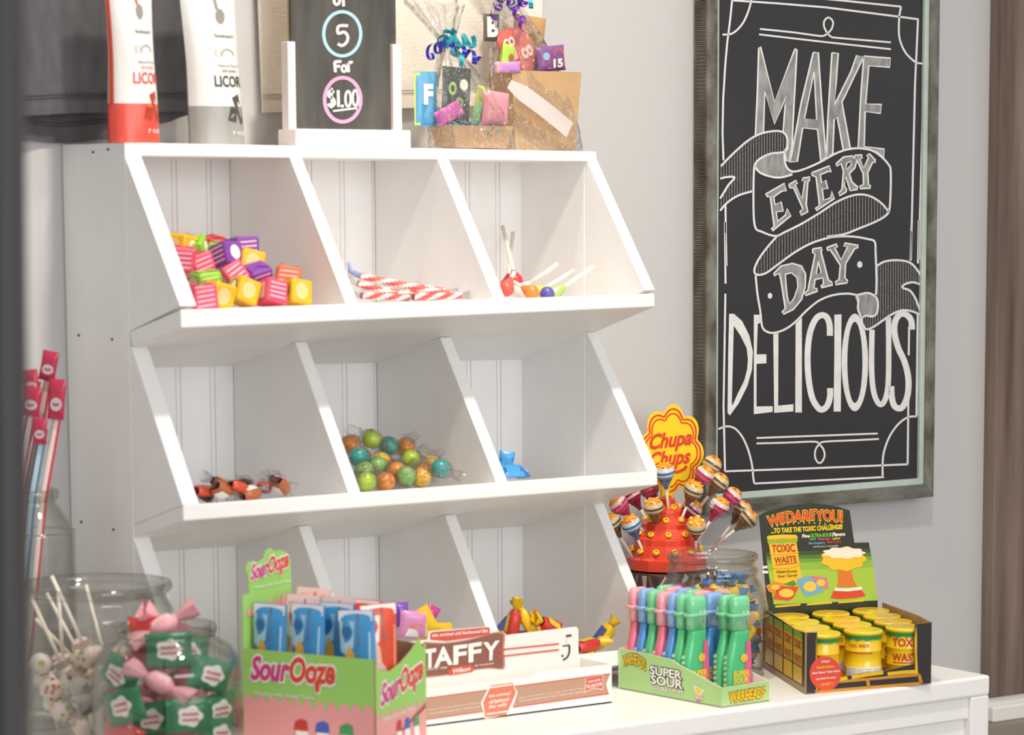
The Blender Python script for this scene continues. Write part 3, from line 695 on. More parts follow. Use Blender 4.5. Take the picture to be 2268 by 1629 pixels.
def keep_in(o, c, rad, z0=.0085):
    """nudge a sweet inwards until all of it lies inside the jar wall; rad(z) is the free radius at height z"""
    for _ in range(60):
        vs = tree_verts(o); worst = 0; up = 0
        for v in vs:
            z = v.z-ZT; up = max(up, z0-z); r = math.hypot(v.x-c[0], v.y-c[1]); worst = max(worst, r-rad(z))
        if worst <= 0 and up <= 0: return
        d = Vector((c[0]-o.location.x, c[1]-o.location.y, 0))
        if worst > 0: o.location += d.normalized()*min(d.length, max(.0008, worst*.6))
        if up > 0: o.location.z += up+.0003
        if d.length < .003 and worst > 0: o.scale *= .94
def zpix(c, py): return rise(Vector((c[0], c[1], ZT)), py)
bigc = (-.0895, -.235); frc = (PX(370, 1500, 1, -.4045).x, -.4045); pxc = (PX(76, 1300, 1, -.092).x, -.092); gmc = (.746, -.282)
H1 = zpix(bigc, 1291)
jar('glass_jar', 'big wide-mouthed glass jar of white-stick lollipops at the left end of the table', bigc,
    [(.05, 0), (.078, .002), (.086, .012), (.0865, .05), (.0865, H1-.045), (.085, H1-.03), (.079, H1-.018), (.080, H1-.012), (.0845, H1-.008), (.085, H1-.003), (.083, H1)], H1-.014)
H2 = zpix(frc, 1384); S2 = zpix(frc, 1478)
jar('glass_jar', 'round-shouldered glass jar stuffed with green, red and pink wrapped sweets', frc,
    [(.05, 0), (.07, .002), (.078, .012), (.079, .03), (.079, S2-.008), (.077, S2+.006), (.067, S2+.022), (.0535, S2+.030), (.051, S2+.036), (.051, H2-.012), (.0535, H2-.008), (.0535, H2-.003), (.052, H2)], H2-.012)
H3 = zpix(pxc, 1085); S3 = zpix(pxc, 1215)
jar('glass_jar', 'tall narrow-necked glass jar of striped straws beside the shelf', pxc,
    [(.03, 0), (.045, .002), (.0475, .01), (.0475, .03), (.0475, S3), (.046, S3+.02), (.034, S3+.042), (.028, S3+.05), (.027, H3-.014), (.030, H3-.010), (.0305, H3-.003), (.029, H3)], H3-.013)
H4 = zpix(gmc, 1228); N4 = zpix(gmc, 1268)
jar('glass_jar', 'round glass jar full of yellow and blue wrapped gum in front of the lollipop stand', gmc,
    [(.045, 0), (.060, .002), (.066, .010), (.069, .03), (.0725, N4-.065), (.0715, N4-.045), (.066, N4-.024), (.058, N4-.008), (.0565, N4-.003), (.0585, N4), (.0575, N4+.004), (.0545, N4+.007), (.0545, H4-.010), (.0575, H4-.007), (.0580, H4-.003), (.0565, H4)], H4-.008)
# gum in the round jar
GY, GB, GP, GR = M('#edc62e', .4), M('#5a93cc', .4), M('#e9b3ac', .4), M('#d24a3e', .4)
b = MB(); twist(b, .0225, .0092, GY, GB, 1, GP, True, .8); gumA = b.build('wrapped_gum', loc=(0, 0, 0)); tag(gumA, None, 'gum', 'yellow and blue wrapped gum in the round jar')
b = MB(); twist(b, .0225, .0092, GY, GB, 5, GR, True, .95); gumB = b.build('wrapped_gum', loc=(0, 0, 0)); tag(gumB, None, 'gum', 'yellow and blue wrapped gum in the round jar')
b = MB(); twist(b, .0225, .0092, GY, GB, 9, GP, True, 1.05); gumC = b.build('wrapped_gum', loc=(0, 0, 0)); tag(gumC, None, 'gum', 'yellow and blue wrapped gum in the round jar')
rn = random.Random(3); gums = []; deep = []
def interp(T):
    def f(z):
        for (z0, r0_), (z1, r1_) in zip(T, T[1:]):
            if z <= z1: return r0_+(r1_-r0_)*max(0, (z-z0))/(z1-z0)
        return T[-1][1]
    return f
RAD4 = interp([(.006, .050), (.02, .059), (.04, .0655), (N4-.065, .068), (N4-.045, .067), (N4-.024, .061), (N4-.008, .053), (N4, .051), (N4+.05, .050)])
RAD1 = interp([(.006, .06), (.02, .082), (H1-.03, .0815), (H1-.018, .0755), (H1+.2, .0755)])
RAD2 = interp([(.006, .055), (.02, .073), (S2-.008, .0745), (S2+.006, .072), (S2+.022, .061), (S2+.030, .049), (S2+.036, .0465), (H2+.2, .0465)])
av = math.atan2(CAM.y-gmc[1], CAM.x-gmc[0])
zl = .018; li = 0
while zl < N4-.020:
    Rj = .0715-.003 if zl < N4-.06 else .063-.5*max(0, zl-(N4-.045))
    for rr, na, half in ((Rj-.013, 7, 1.6), (Rj-.034, 4, 1.4)):
        for k in range(na):
            src = (gumA, gumB, gumA, gumC)[rn.randrange(4)]
            o = src if not src.get('used') else src.copy()
            if src.get('used'): C.objects.link(o)
            src['used'] = 1
            def gen(t, rr=rr, k=k, na=na, half=half):
                a = av-half+2*half*(k+.5*(li % 2)+.25)/na+rn.uniform(-.12, .12)*(1+t*.1)
                r2 = rr-rn.uniform(0, .004)
                o.scale = (1, 1, 1); place(o, (gmc[0]+r2*math.cos(a), gmc[1]+r2*math.sin(a), ZT+zl+rn.uniform(-.005, .005)), rot(rn.uniform(-.8, .8), rn.choice((rn.uniform(-.5, .5), rn.uniform(.8, 1.5), rn.uniform(-1.5, -.6))), a+math.pi/2+rn.uniform(-.4, .4)))
                keep_in(o, gmc, RAD4)
            settle(o, 'gum', gen, 24)
            (gums if rr > Rj-.03 else deep).append(o)
    zl += .0175; li += 1
for o in gums+deep:
    if 'used' in o: del o['used']
label_rows(deep, 'gum deep inside the round jar, %s', 30, 'layer')
label_rows(gums, 'yellow-blue gum against the jar glass, %s', 24, 'layer')
# lollipops in the big jar
LWS = [M('#e0d8c6', .4), M('#c3bbb8', .4), M('#e2cbc4', .4), M('#dcd5cf', .4)]; LSP = [M('#c9565c', .4), M('#9a9aa4', .4), M('#8fae4f', .4), M('#caa04a', .4)]
def stick_lolly(bmat, seed, L=.085, r=.0125):
    t = thing('stick_lollipop', (0, 0, 0), None, 'lollipop', 'lollipops in the big glass jar'); rn = random.Random(seed)
    LW = LWS[seed % 4]; b = MB(); b.ball((0, 0, 0), r, LW, 14, 10, (1, 1, 1.05))
    b.grid(lambda u, v: Vector((r*(.45+.5*v+.12*math.sin(7*math.tau*u)*v)*math.cos(math.tau*u), r*(.45+.5*v+.12*math.sin(7*math.tau*u)*v)*math.sin(math.tau*u), r*.86+v*r*.7)), 28, 3, LW, cu=True)
    for k in range(16):
        a, e = rn.random()*6.28, rn.uniform(-.8, .8); d = Vector((math.cos(a)*math.cos(e), math.sin(a)*math.cos(e), math.sin(e))); s = d.orthogonal().normalized(); q = d.cross(s)
        b.add([d*r*1.03+(s*math.cos(i*1.05)+q*math.sin(i*1.05))*.0026 for i in range(6)], [tuple(range(6))], bmat)
    b.build('wrapped_head', t, world=False)
    b = MB(); b.tube([(0, 0, r*.6), (0, 0, r+L)], .0021, STICK, 8); b.build('stick', t, world=False); return t
protos = [stick_lolly(LSP[i], i) for i in range(4)]; used = [0]*4; lol = []
av = math.atan2(CAM.y-bigc[1], CAM.x-bigc[0])
def put_lolly(px, py, dep, dirv, tp=None):
    i = rn.randrange(4); o = protos[i] if not used[i] else copy_tree(protos[i]); used[i] = 1
    R2 = Vector((RT.x, RT.y, 0)).normalized(); F2 = Vector((FW.x, FW.y, 0)).normalized()
    dv = (R2*dirv[0]+Vector((0, 0, 1))*dirv[1]+F2*dirv[2]).normalized()
    def gen(t):
        f = 0 if t == 0 else .01+.006*t
        o.scale = (1, 1, 1); d0 = Vector((bigc[0], bigc[1], 0))-F2*(dep-rn.uniform(-.3, 1)*f); r_ = ray(px+rn.uniform(-150, 150)*f, py+rn.uniform(-150, 150)*f)
        o.location = CAM+r_*((d0-CAM).dot(F2)/r_.dot(F2))
        o.rotation_euler = (dv+Vector((rn.uniform(-2, 2), rn.uniform(-2, 2), rn.uniform(-2, 2)))*f).to_track_quat('Z', 'Y').to_euler(); keep_in(o, bigc, RAD1); o.location.z = min(o.location.z, ZT+H1-.06)
    settle(o, 'big jar', gen, 40); lol.append(o); return o
rn = random.Random(11)
for px, py, dep, dv in ((70, 1482, .05, (.05, -.4, .2)), (62, 1540, .055, (-.2, -.5, .5)), (102, 1530, .062, (.8, .3, .3)), (112, 1575, .066, (-.3, -.2, .9)), (148, 1508, .06, (-.55, 1.25, .2)), (180, 1500, .064, (-.95, .75, .25)), (150, 1560, .07, (.4, -.7, .5)), (188, 1555, .07, (-.2, -.8, .4)),
                        (176, 1490, .035, (-.62, 1.0, -.1)), (140, 1490, .03, (.32, 1.0, 0)), (200, 1510, .03, (.45, .95, .1)), (205, 1490, .0, (.0, 1, -.1)), (226, 1480, -.01, (-.4, 1, .1)), (215, 1545, .055, (-.9, .15, .3)), (105, 1500, .03, (.9, .1, .4)), (72, 1600, .06, (.2, -.6, .8)), (105, 1622, .068, (.6, -.5, .6)), (150, 1612, .072, (-.4, -.6, .7)), (190, 1605, .072, (.1, -.7, .6)),
                        (230, 1520, .04, (.3, -.6, .7)), (225, 1590, .06, (-.2, -.5, .8)), (260, 1500, .01, (.2, -.5, .8)), (280, 1530, .0, (-.3, -.6, .6)), (310, 1510, -.01, (.3, -.6, .5)), (120, 1470, .0, (.1, -.8, .5)), (170, 1650, .07, (.1, -.5, .8)), (85, 1660, .06, (.1, -.5, .8))):
    put_lolly(px, py, dep, dv)
label_rows(lol, 'cream lollipop in the big jar, %s', 42)
# sachets and taffy lumps in the front jar
GRN, GRND, REDP, PNK = M('#1f7a4c', .3), M('#155a38', .3), M('#cf3f3a', .3), M('#e7a3ac', .38)
def mint_sachet(kind, w=.050, h=.036):
    t = thing('wrapped_sweet', (0, 0, 0), None, 'candy', 'green, red and pink sweets in the round-shouldered jar')
    p = Pillow(w, h, .013); b = MB(); p.mesh(b, GRN if kind == 'g' else REDP); b.build('sachet', t, world=False)
    b = MB()
    if kind == 'g':
        cl = [(.5+.27*(1+.12*math.cos(5*a))*math.cos(a), .52+.30*(1+.12*math.cos(5*a))*math.sin(a)) for a in [i*math.tau/26 for i in range(26)]]
        b.poly(p, cl, PAPER, .0006)
        for k in range(2): b.stroke(p, [(.32+.06*i, .56-.17*k+.05*(i % 2)) for i in range(7)], .05, REDP, .001, .8)
        b.stroke(p, [(.03, .9), (.97, .9)], .02, M('#a9d6bd'), .0006)
    else:
        for k in range(4): b.stroke(p, [(.12+.22*k, .05), (.20+.22*k, .95)], .085, PAPER, .0006)
    b.build('print', t, world=False); return t
def taffy(kind, L=.034, r=.0125):
    b = MB(); twist(b, L, r, PNK, PNK, kind, M('#efc3c6', .4), False, 1.2); o = b.build('wrapped_sweet', loc=(0, 0, 0)); return tag(o, None, 'candy', 'green, red and pink sweets in the round-shouldered jar')
g0, r0, p0 = mint_sachet('g'), mint_sachet('r'), taffy(3); uz = {}
sw = {'g': [], 'r': [], 'p': []}
Fh = Vector((FW.x, FW.y, 0)).normalized(); Rh = Vector((RT.x, RT.y, 0)).normalized()
def put_sweet(k, px, py, dep, roll, yaw=0, tilt=0):
    src = {'g': g0, 'r': r0, 'p': p0}[k]; o = src if k not in uz else copy_tree(src); uz[k] = 1
    base = Matrix((Rh, Fh, Vector((0, 0, 1)))).transposed()
    def gen(t):
        f = 0 if t == 0 else .02+.012*t
        o.scale = (1, 1, 1); q0 = Vector((frc[0], frc[1], 0))-Fh*(dep-rs.uniform(0, f)); d = ray(px+rs.uniform(-150, 150)*f, py+rs.uniform(-150, 150)*f); o.location = CAM+d*((q0-CAM).dot(Fh)/d.dot(Fh))
        Rm = base @ rot(tilt+rs.uniform(-2, 2)*f, 0, yaw+rs.uniform(-2, 2)*f) @ Matrix.Rotation(roll+rs.uniform(-2, 2)*f, 3, 'Y')
        o.rotation_euler = Rm.to_euler()
        if k != 'p': o.location = o.location-Rm @ Vector((0, 0, .018))
        keep_in(o, frc, RAD2)
    settle(o, 'front jar', gen, 30); sw[k].append(o)
rs = random.Random(21)
for a in (('g', 258, 1570, .060, -.28, -.45), ('g', 335, 1588, .068, -.12, 0), ('g', 425, 1590, .064, .0, .35), ('g', 480, 1570, .045, -.1, .8), ('g', 375, 1440, .036, -.05, .1), ('g', 410, 1450, .03, .05, .4), ('g', 470, 1490, .045, .2, .6), ('g', 255, 1500, .045, .5, -.6),
          ('r', 300, 1410, .034, 1.5, -.3), ('r', 290, 1475, .050, .25, -.3), ('r', 245, 1490, .035, .9, -.8), ('r', 255, 1625, .062, .4, -.5), ('r', 315, 1632, .068, -.5, -.1), ('r', 330, 1490, .04, .3, .1), ('r', 440, 1500, .045, -.1, .3),
          ('p', 352, 1392, .026, -.5, .2), ('p', 430, 1385, .030, .5, 0), ('p', 455, 1398, .02, -1.1, .3), ('p', 385, 1492, .058, .25, 0), ('p', 425, 1520, .060, -.55, .2), ('p', 345, 1520, .062, .45, -.2), ('p', 370, 1545, .066, -.2, 0), ('p', 400, 1632, .068, .1, 0), ('p', 460, 1640, .06, -.3, .3),
          ('g', 300, 1640, .03, .2, 0), ('g', 390, 1520, .01, -.2, 0), ('r', 470, 1560, .02, .3, 0), ('g', 330, 1470, .01, .3, 0), ('g', 250, 1690, .055, .1, -.5), ('r', 370, 1690, .066, .1, 0), ('g', 460, 1690, .055, .1, .4), ('g', 340, 1405, .01, .1, 0), ('g', 495, 1630, .03, .1, .9)):
    put_sweet(*a)
label_rows(sw['g'], 'green sachet in the front jar, %s', 40)
label_rows(sw['r'], 'red striped sachet in the front jar, %s', 40)
label_rows(sw['p'], 'pink sweet in the front jar, %s', 40)
# striped straws
straw_cols = [('#c8414f', '#e8d8d2', '#7e9fb5'), ('#5f86a8', '#b9cdd6', '#2f4f80'), ('#d8828a', '#eadcd6', '#b65a6a'), ('#c47f5c', '#e6d2c4', '#a04a55')]
HEAD, HEADB = M('#b02a48', .3), M('#b9b3b6', .5)
def straw(i, base, top, hw, hh, fold, bend=None):
    c = [M(x, .3) for x in straw_cols[i % 4]]
    t = thing('candy_straw', base, None, 'candy straw', 'striped candy straws in the tall jar')
    b = MB(); base, top = Vector(base), Vector(top); path = [base, Vector(bend), top]; nn = 12; r = .0050
    ax = (top-path[1]).normalized(); s = ax.cross(Fh).normalized()
    def ring(p, a_): n = s.cross(ax); return p+(s*math.cos(a_)+n*math.sin(a_))*r
    for p, q in zip(path, path[1:]):
        for k in range(nn):
            a0, a1 = math.tau*k/nn, math.tau*(k+1)/nn
            b.add([ring(p, a0), ring(p, a1), ring(q, a1), ring(q, a0)], [(0, 1, 2, 3)], c[(k//2) % 3] if i % 4 else c[(0, 1, 1)[(k//2) % 3]], True)
    b.build('straw', t)
    pl = Pillow(hw, hh, .006); q = top-ax*hh*.55-Fh*.0098
    Mx = Matrix.Translation(q) @ Matrix((Rh, Fh, Vector((0, 0, 1)))).transposed().to_4x4() @ rot(0, fold, 0).to_4x4()
    b = MB(); w = MB(); pl.mesh(w, HEAD); b.add([Mx @ v for v in w.v], w.f, HEAD, True)
    T = Tf(pl, Mx); b.poly(T, pts_circle(.5, .38, .36, .17, 14), HEADB, .0006); b.stroke(T, [(.3, .4), (.5, .36), (.7, .41)], .06, HEAD, .0009)
    b.build('wrapper_head', t); return t
st = []
def sp(px, py, dep):
    q0 = Vector((pxc[0], pxc[1], 0))-Fh*dep; d = ray(px, py); return CAM+d*((q0-CAM).dot(Fh)/d.dot(Fh))
HEADS = (((-.006, -.008), 98, 806, .019, .034, .2, 0), ((.002, .008), 108, 948, .016, .030, .05, 1), ((-.0145, .007), 66, 884, .020, .034, .15, 2), ((.0145, .006), 140, 876, .019, .046, .1, 0), ((-.0175, -.004), 50, 846, .018, .030, -.1, 3))
for i, ((ox, dp_), px, py, hw, hh, fo, ci) in enumerate(HEADS):
    Nk = Vector((pxc[0], pxc[1], ZT+H3-.006))+Rh*ox-Fh*dp_
    bs = Rh*(ox*.85-.029)-Fh*dp_*1.1
    if bs.length > .038: bs = bs*(.038/bs.length)
    bs = Vector((pxc[0], pxc[1], ZT+.013))+bs; ux = (Rh*.20+Vector((0, 0, 1))).normalized()
    T0 = Nk+ux*((PX(px, py, 1, pxc[1]).z-Nk.z)/ux.z)
    st.append(straw(ci, bs, T0, hw, hh, fo, Nk))
names = ['pink striped candy straw with the tallest raised magenta head', 'blue striped candy straw in front, its magenta head the lowest', 'pale pink candy straw in front at the left, its head beside the tallest', 'candy straw with the magenta head nearest the shelf', 'tan striped candy straw at the left edge against the dark upright']
for o, n in zip(st, names): o['label'] = n
# ------------------------------------------------------------------ green sachet display box (front)
GREEN, PINKP, MAG, ORG = M('#9ad06a', .45), M('#e9a0a0', .45), M('#d33b86', .4), M('#dd4a34', .4)
def solid_card(b, P, Q, h0, h1, m_out, m_in, th=.0015, top=None):
    """upright card from P to Q (outside on the right hand of P->Q), optional curved top as (t, h) list"""
    P, Q = Vector(P), Vector(Q); d = (Q-P); n = Vector((d.y, -d.x, 0)).normalized()
    top = top or [(0, h0), (1, h1)]
    F_ = [P, Q]+[P+d*t+Vector((0, 0, h)) for t, h in top[::-1]]
    B_ = [p-n*th for p in F_]
    k = len(F_); b.add(F_, [tuple(range(k))], m_out); b.add(B_, [tuple(range(k))[::-1]], m_in)
    b.add(F_+B_, [(i, k+i, k+(i+1) % k, (i+1) % k) for i in range(k)], m_in)
class Wall(Panel):                             # printed side of a carton, u along P->Q, v in metres of height
    def __init__(s, P, Q, H):
        P, Q = Vector(P), Vector(Q); d = Q-P; super().__init__(P, d, Vector((0, 0, H)), Vector((d.y, -d.x, 0)).normalized())
PC = PX(833, 1684, 2, ZT+.0006)
dl = hdir(-11180); dr = hdir(4728)
Lf = reach(PC, dl, 540); Lr = reach(PC, dr, 945)
PL = PC+dl*Lf; PR = PC+dr*Lr; PB = PL+dr*Lr
ob = thing('sachet_display_box', (PC+PB)/2-Vector((0, 0, .0005)), 'green and pink sour candy display box holding sachets, in front of the shelf', 'display box')
hL, hC = rise(PL, 1437), rise(PC, 1463); hR = rise(PR, 1424); HB = hL
b = MB(); solid_card(b, PL, PC, hL, hC, GREEN, CARDB); b.build('front_wall', ob)
b = MB()
lo = rise(PC+dr*Lr*.16, 1487)
solid_card(b, PC, PR, hC, hR, GREEN, CARDB, top=[(0, hC-.001), (.06, hC-.012), (.14, lo), (.30, lo-.002), (.5, lo+.004), (.72, lo+.015), (.86, lo+.026), (.95, hR-.006), (.985, hR), (1, hR-.003)]); b.build('side_wall', ob)
b = MB(); solid_card(b, PR, PB, hR-.002, hL+.014, GREEN, CARDB); b.build('back_wall', ob)
b = MB(); b.hexa([PL, PC, PR, PB]+[q+Vector((0, 0, .0015)) for q in (PL, PC, PR, PB)], CARDB); b.build('base', ob)
# header: the far side wall carried up into a shaped crest, printed on its inner face
hs = lambda px, py: (max(0, min(1, reach(PL, dr, px)/Lr)) if px > 541 else 0, py)
def hdr(px, py):
    t = max(0.0, min(1.0, reach(PL, dr, max(px, 541))/Lr)); return (t, rise(PL+dr*Lr*t, py))
crest = [hdr(*q) for q in ((538, 1322), (556, 1316), (554, 1292), (550, 1262), (556, 1246), (568, 1243), (576, 1248), (590, 1238), (594, 1222), (604, 1215), (614, 1222), (622, 1219), (636, 1222), (646, 1240), (648, 1300), (649, 1330))]
b = MB(); solid_card(b, PB, PL, 0, 0, CARDB, GREEN, top=[(1-t, h) for t, h in crest[::-1]]); b.build('header_wall', ob)
WH_ = Wall(PL, PL+dr*Lr, 1.0); WH_.N = -WH_.N.cross(Vector((0, 0, 0))) if False else WH_.N
class HeadP:
    def __call__(s, px, py, h=0):
        t, z = hdr(px, py); return PL+dr*Lr*t+Vector((0, 0, z))+Vector((dr.y, -dr.x, 0))*(.002+h)
HP = HeadP()
def logo(fn, r, parent, name, slope=0.0, h=.0004, wide=1.0):
    u0, v0, u1, v1 = r
    um = u0+(u1-u0)*.46
    sl = lambda f0: (lambda u, v, hh=0: fn(u, v+slope*(u-u0)/(u1-u0), hh))
    F_ = sl(0); b = MB()
    for q, bb in ((PAPER, .10), ):
        b.text('Sour', F_, (u0, v0, um, v1*.96+v0*.04), q, bb, .25, h, 0.0); b.text('Ooze', F_, (um+.01, v0-(v1-v0)*.02, u1, v1), q, bb, .2, h, 0.0)
    b.text('Sour', F_, (u0, v0, um, v1*.96+v0*.04), MAG, .035, .25, h+.0004, 0.0); b.text('Ooze', F_, (um+.01, v0-(v1-v0)*.02, u1, v1), ORG, .035, .2, h+.0004, 0.0)
    dv = v1-v0; uu = um+(u1-um)*.62
    b.poly(F_, pts_circle(uu, v0-dv*.22, (u1-u0)*.042, dv*.30), PAPER, h); b.poly(F_, pts_circle(uu, v0-dv*.20, (u1-u0)*.03, dv*.24), ORG, h+.0005)
    b.build(name, parent)
class Crop2:                                   # unit square onto a box of header pixels
    def __init__(s, x0, y0, x1, y1): s.q = (x0, y0, x1, y1)
    def __call__(s, u, v, h=0): x0, y0, x1, y1 = s.q; return HP(x0+(x1-x0)*u, y1+(y0-y1)*v, h)
logo(Crop2(556, 1222, 642, 1300), (.02, .18, .98, .62), ob, 'logo', .42)
b = MB(); q = Crop2(545, 1298, 649, 1340); b.poly(q, [(.02, -.6), (.98, -.6), (1, .55), (.9, .75), (.86, .2), (.8, .7), (.74, .15), (.66, .5), (.6, 0), (.5, .3), (.42, -.1), (.3, .1), (.15, -.3), (.06, -.2)], PINKP, .0003)
b.text('Oozing with Great Taste', Crop2(565, 1280, 645, 1306), (0, 0, 1, .28), M('#d8e9c4'), .03, 0, .0006, None, lambda a, c: (a, c+2.2*a)); b.build('header_print', ob)
# front print
FWp = Panel(PL, PC-PL, Vector((0, 0, hC)), Vector(((PC-PL).y, -(PC-PL).x, 0)).normalized())
SWp = Panel(PC, PR-PC, Vector((0, 0, hC)), Vector(((PR-PC).y, -(PR-PC).x, 0)).normalized())
def drips(fn, top, seed, n=11, amp=.10):
    r = random.Random(seed); L_ = []
    for i in range(n*4+1):
        u = i/(n*4); k = i % 4; L_.append((u*.985+.008, top+(.02 if k in (1, 2) else -.0)-(r.uniform(.3, 1)*amp if k == 0 else 0)))
    return L_
def print_face(fn, parent, lg, sl, top, seed):
    b = MB(); dd = drips(fn, top, seed); b.poly(fn, [(.99, .01), (.99, top)]+dd[::-1]+[(.01, .01)], PINKP, .0003)
    for u, c in ((.42, '#c8433c'), (.58, '#4a63b8'), (.76, '#4a9a5c')):
        b.poly(fn, [(u, .02), (u+.11, .02), (u+.07, .24), (u-.02, .24)], PAPER, .0006); b.poly(fn, [(u-.03, .22), (u+.08, .22), (u+.07, .32), (u+.03, .34), (u-.02, .31)], M(c), .0009)
    b.build('pink_drip_print', parent)
    logo(fn, lg, parent, 'logo', sl)
    b = MB(); b.text('Oozing with Great Taste', fn, (lg[0]+.02, lg[1]-.17, lg[2]-.16, lg[1]-.115), M('#d6dcc8'), .03, 0, .0004, None, lambda a, c: (a, c+sl*3*a)); b.build('slogan', parent)
print_face(FWp, ob, (.07, .70, .70, .94), .03, .52, 4)
print_face(SWp, ob, (.10, .52, .92, .74), .18, .44, 8)
# sachets in the box
SB, SBL, SPI, SRE = M('#3f8fc8', .25), M('#a9d2e6', .3), M('#e8b9b4', .35), M('#dd5334', .3)
def sachet(body, topc, w=.044, h=.118):
    t = thing('gel_sachet', (0, 0, 0), None, 'candy', 'squeeze sachets in the green display box')
    p = Pillow(w, h, .012); b = MB(); p.mesh(b, body); b.build('sachet', t, world=False)
    b = MB(); b.poly(p, [(.03, .90), (.97, .90), (.97, .995), (.03, .995)], topc, .0008)
    b.poly(p, [(.05, .62), (.22, .58), (.45, .66), (.5, .9), (.05, .9)], SBL if body is SB else PAPER, .0007)
    b.poly(p, pts_circle(.27, .80, .13, .05, 14), M('#2f6ea8') if body is SB else ORG, .0011)
    b.poly(p, [(.12, .46), (.22, .60), (.34, .68), (.46, .60), (.50, .46), (.62, .40), (.66, .30), (.40, .28), (.2, .30)], M('#d9b04a') if body is SB else M('#f0c8b0'), .0011)
    b.poly(p, [(.25, .05), (.65, .05), (.66, .29), (.22, .29)], M('#4a8a5a') if body is SB else M('#e88a6a'), .0012)
    b.stroke(p, [(.58, .97), (.60, .66)], .035, M('#6a6e74'), .0012, 2.6)
    b.stroke(p, [(.84, .20), (.90, .80)], .05, SBL if body is SB else M('#f3a890'), .0009, 2.6)
    b.build('print', t, world=False)
    return t
sbx, spx, srx = sachet(SB, M('#dfe0e6', .4)), sachet(SPI, M('#efd6d2', .4)), sachet(SRE, PAPER)
us = set()
def put_sachet(src, px, top, f, yaw, lab, roll=0):
    o = src if src not in us else copy_tree(src); us.add(src)
    base = PL+dr*Lr*f; t = reach(base, (PC-PL).normalized(), px); P = base+(PC-PL).normalized()*t
    z = rise(P, top)-.118; P.z += max(z, .003)
    X = (PC-PL).normalized(); Y = Vector((-X.y, X.x, 0)); 
    o.location = P; o.rotation_euler = (Matrix((X, Y, Vector((0, 0, 1)))).transposed() @ rot(0, roll, yaw)).to_euler(); o['label'] = lab
for k, (px, top) in enumerate(((600, 1337), (684, 1338))):
    put_sachet(sbx, px, top, .14, .0, ('blue gel sachet at the front of the green box, beside its header' if k == 0 else 'blue gel sachet in the middle of the front of the green box'), .02)
put_sachet(sbx, 803, 1352, .17, .12, 'blue gel sachet nearest the front corner of the green box', -.05)
put_sachet(sbx, 752, 1336, .34, .05, 'blue gel sachet in the second rank of the green box', .0)
put_sachet(spx, 672, 1318, .55, .1, 'pink gel sachet behind the blue ones next to the header', .03)
put_sachet(spx, 758, 1322, .55, .0, 'pink gel sachet behind the middle blue sachet', -.02)
put_sachet(srx, 806, 1328, .74, .05, 'red gel sachet behind the corner blue one with only its top showing', .02)
put_sachet(spx, 690, 1302, .84, .1, 'pink gel sachet at the very back of the green box', .05)
put_sachet(srx, 846, 1338, .42, .95, 'orange-red gel sachet standing beside the brown inner wall of the green box', -.03)
# ------------------------------------------------------------------ taffy tray
TR = PX(1355, 1557, 2, ZT+.0006); tx1, ty0 = TR.x, TR.y; tx0, ty1 = .226, ty0+.062
BRN, TRED, TBE = M('#8c5a4c', .5), M('#d2584a', .45), M('#b78f78', .5)
tf = thing('taffy_tray', ((tx0+tx1)/2, (ty0+ty1)/2, ZT), 'long white taffy tray with a brown printed header in front of the bottom bins', 'display box')
hF = rise(TR, 1472)
b = MB(); solid_card(b, (tx0, ty0, TR.z), (tx1, ty0, TR.z), hF-.006, hF, CARDW, CARDW, top=[(0, hF-.004), (.4, hF-.004), (.62, hF-.003), (.64, hF+.001), (.72, hF+.0005), (1, hF)]); b.build('front_wall', tf)
for xa in (tx0, tx1):
    b = MB(); solid_card(b, (xa, ty0+.0016, TR.z) if xa == tx1 else (xa, ty1, TR.z), (xa, ty1, TR.z) if xa == tx1 else (xa, ty0+.0016, TR.z), hF, hF, CARDW, CARDW); b.build('side_wall', tf)
b = MB(); b.box((tx0, ty0, TR.z), (tx1, ty1, TR.z+.0015), CARDW); b.build('base', tf)
yh = ty1
class TP:                                      # header card, points in photograph pixels
    def __call__(s, u, v, h=0): return PX(u, v, 1, yh-h)
T_ = TP()
hx = lambda px, py: (T_(px, py).x, T_(px, py).z)
hp = [hx(*q) for q in ((1282, 1474), (1281, 1395), (1277, 1389), (1120, 1408), (1120, 1404), (1114, 1400), (1085, 1406), (1083, 1389), (950, 1399), (947, 1418))]
zl_ = TR.z+.0005
out = [(tx1-.032, zl_)]+hp+[(tx0+.0, hp[-1][1]), (tx0+.0, zl_)]
b = MB(); b.loft([(x, yh, z) for x, z in out], [(x, yh+.0015, z) for x, z in out], CARDW); b.build('header', tf)
b = MB(); tp = lambda *q: [(q[i], q[i+1]) for i in range(0, len(q), 2)]
plaq = smooth(tp(938, 1422, 985, 1424, 1040, 1416, 1090, 1402, 1112, 1400, 1119, 1408, 1117, 1440, 1119, 1476, 1112, 1484, 1085, 1482, 1040, 1487, 990, 1497, 938, 1503), 4)
b.poly(T_, plaq, M('#c98f80'), .0003); b.poly(T_, smooth(tp(938, 1425, 985, 1427, 1040, 1419, 1090, 1405, 1110, 1404, 1115, 1410, 1113, 1440, 1115, 1474, 1108, 1481, 1085, 1479, 1040, 1484, 990, 1494, 938, 1499), 4), BRN, .0006)
b.poly(T_, tp(953, 1418, 953, 1404, 957, 1401, 1082, 1390, 1085, 1393, 1085, 1405, 1040, 1414, 990, 1421), TRED, .0004)
for y0, y1 in ((1440, 1427), (1455, 1440)): b.stroke(T_, [(1104, y0+.5), (1238, y1)], 3.4, TRED, .0009)
b.poly(T_, tp(995, 1497, 992, 1487, 998, 1484, 1000, 1478, 1046, 1473, 1048, 1477, 1050, 1484, 1046, 1489), TRED, .0010)
b.build('header_print', tf)
b = MB()
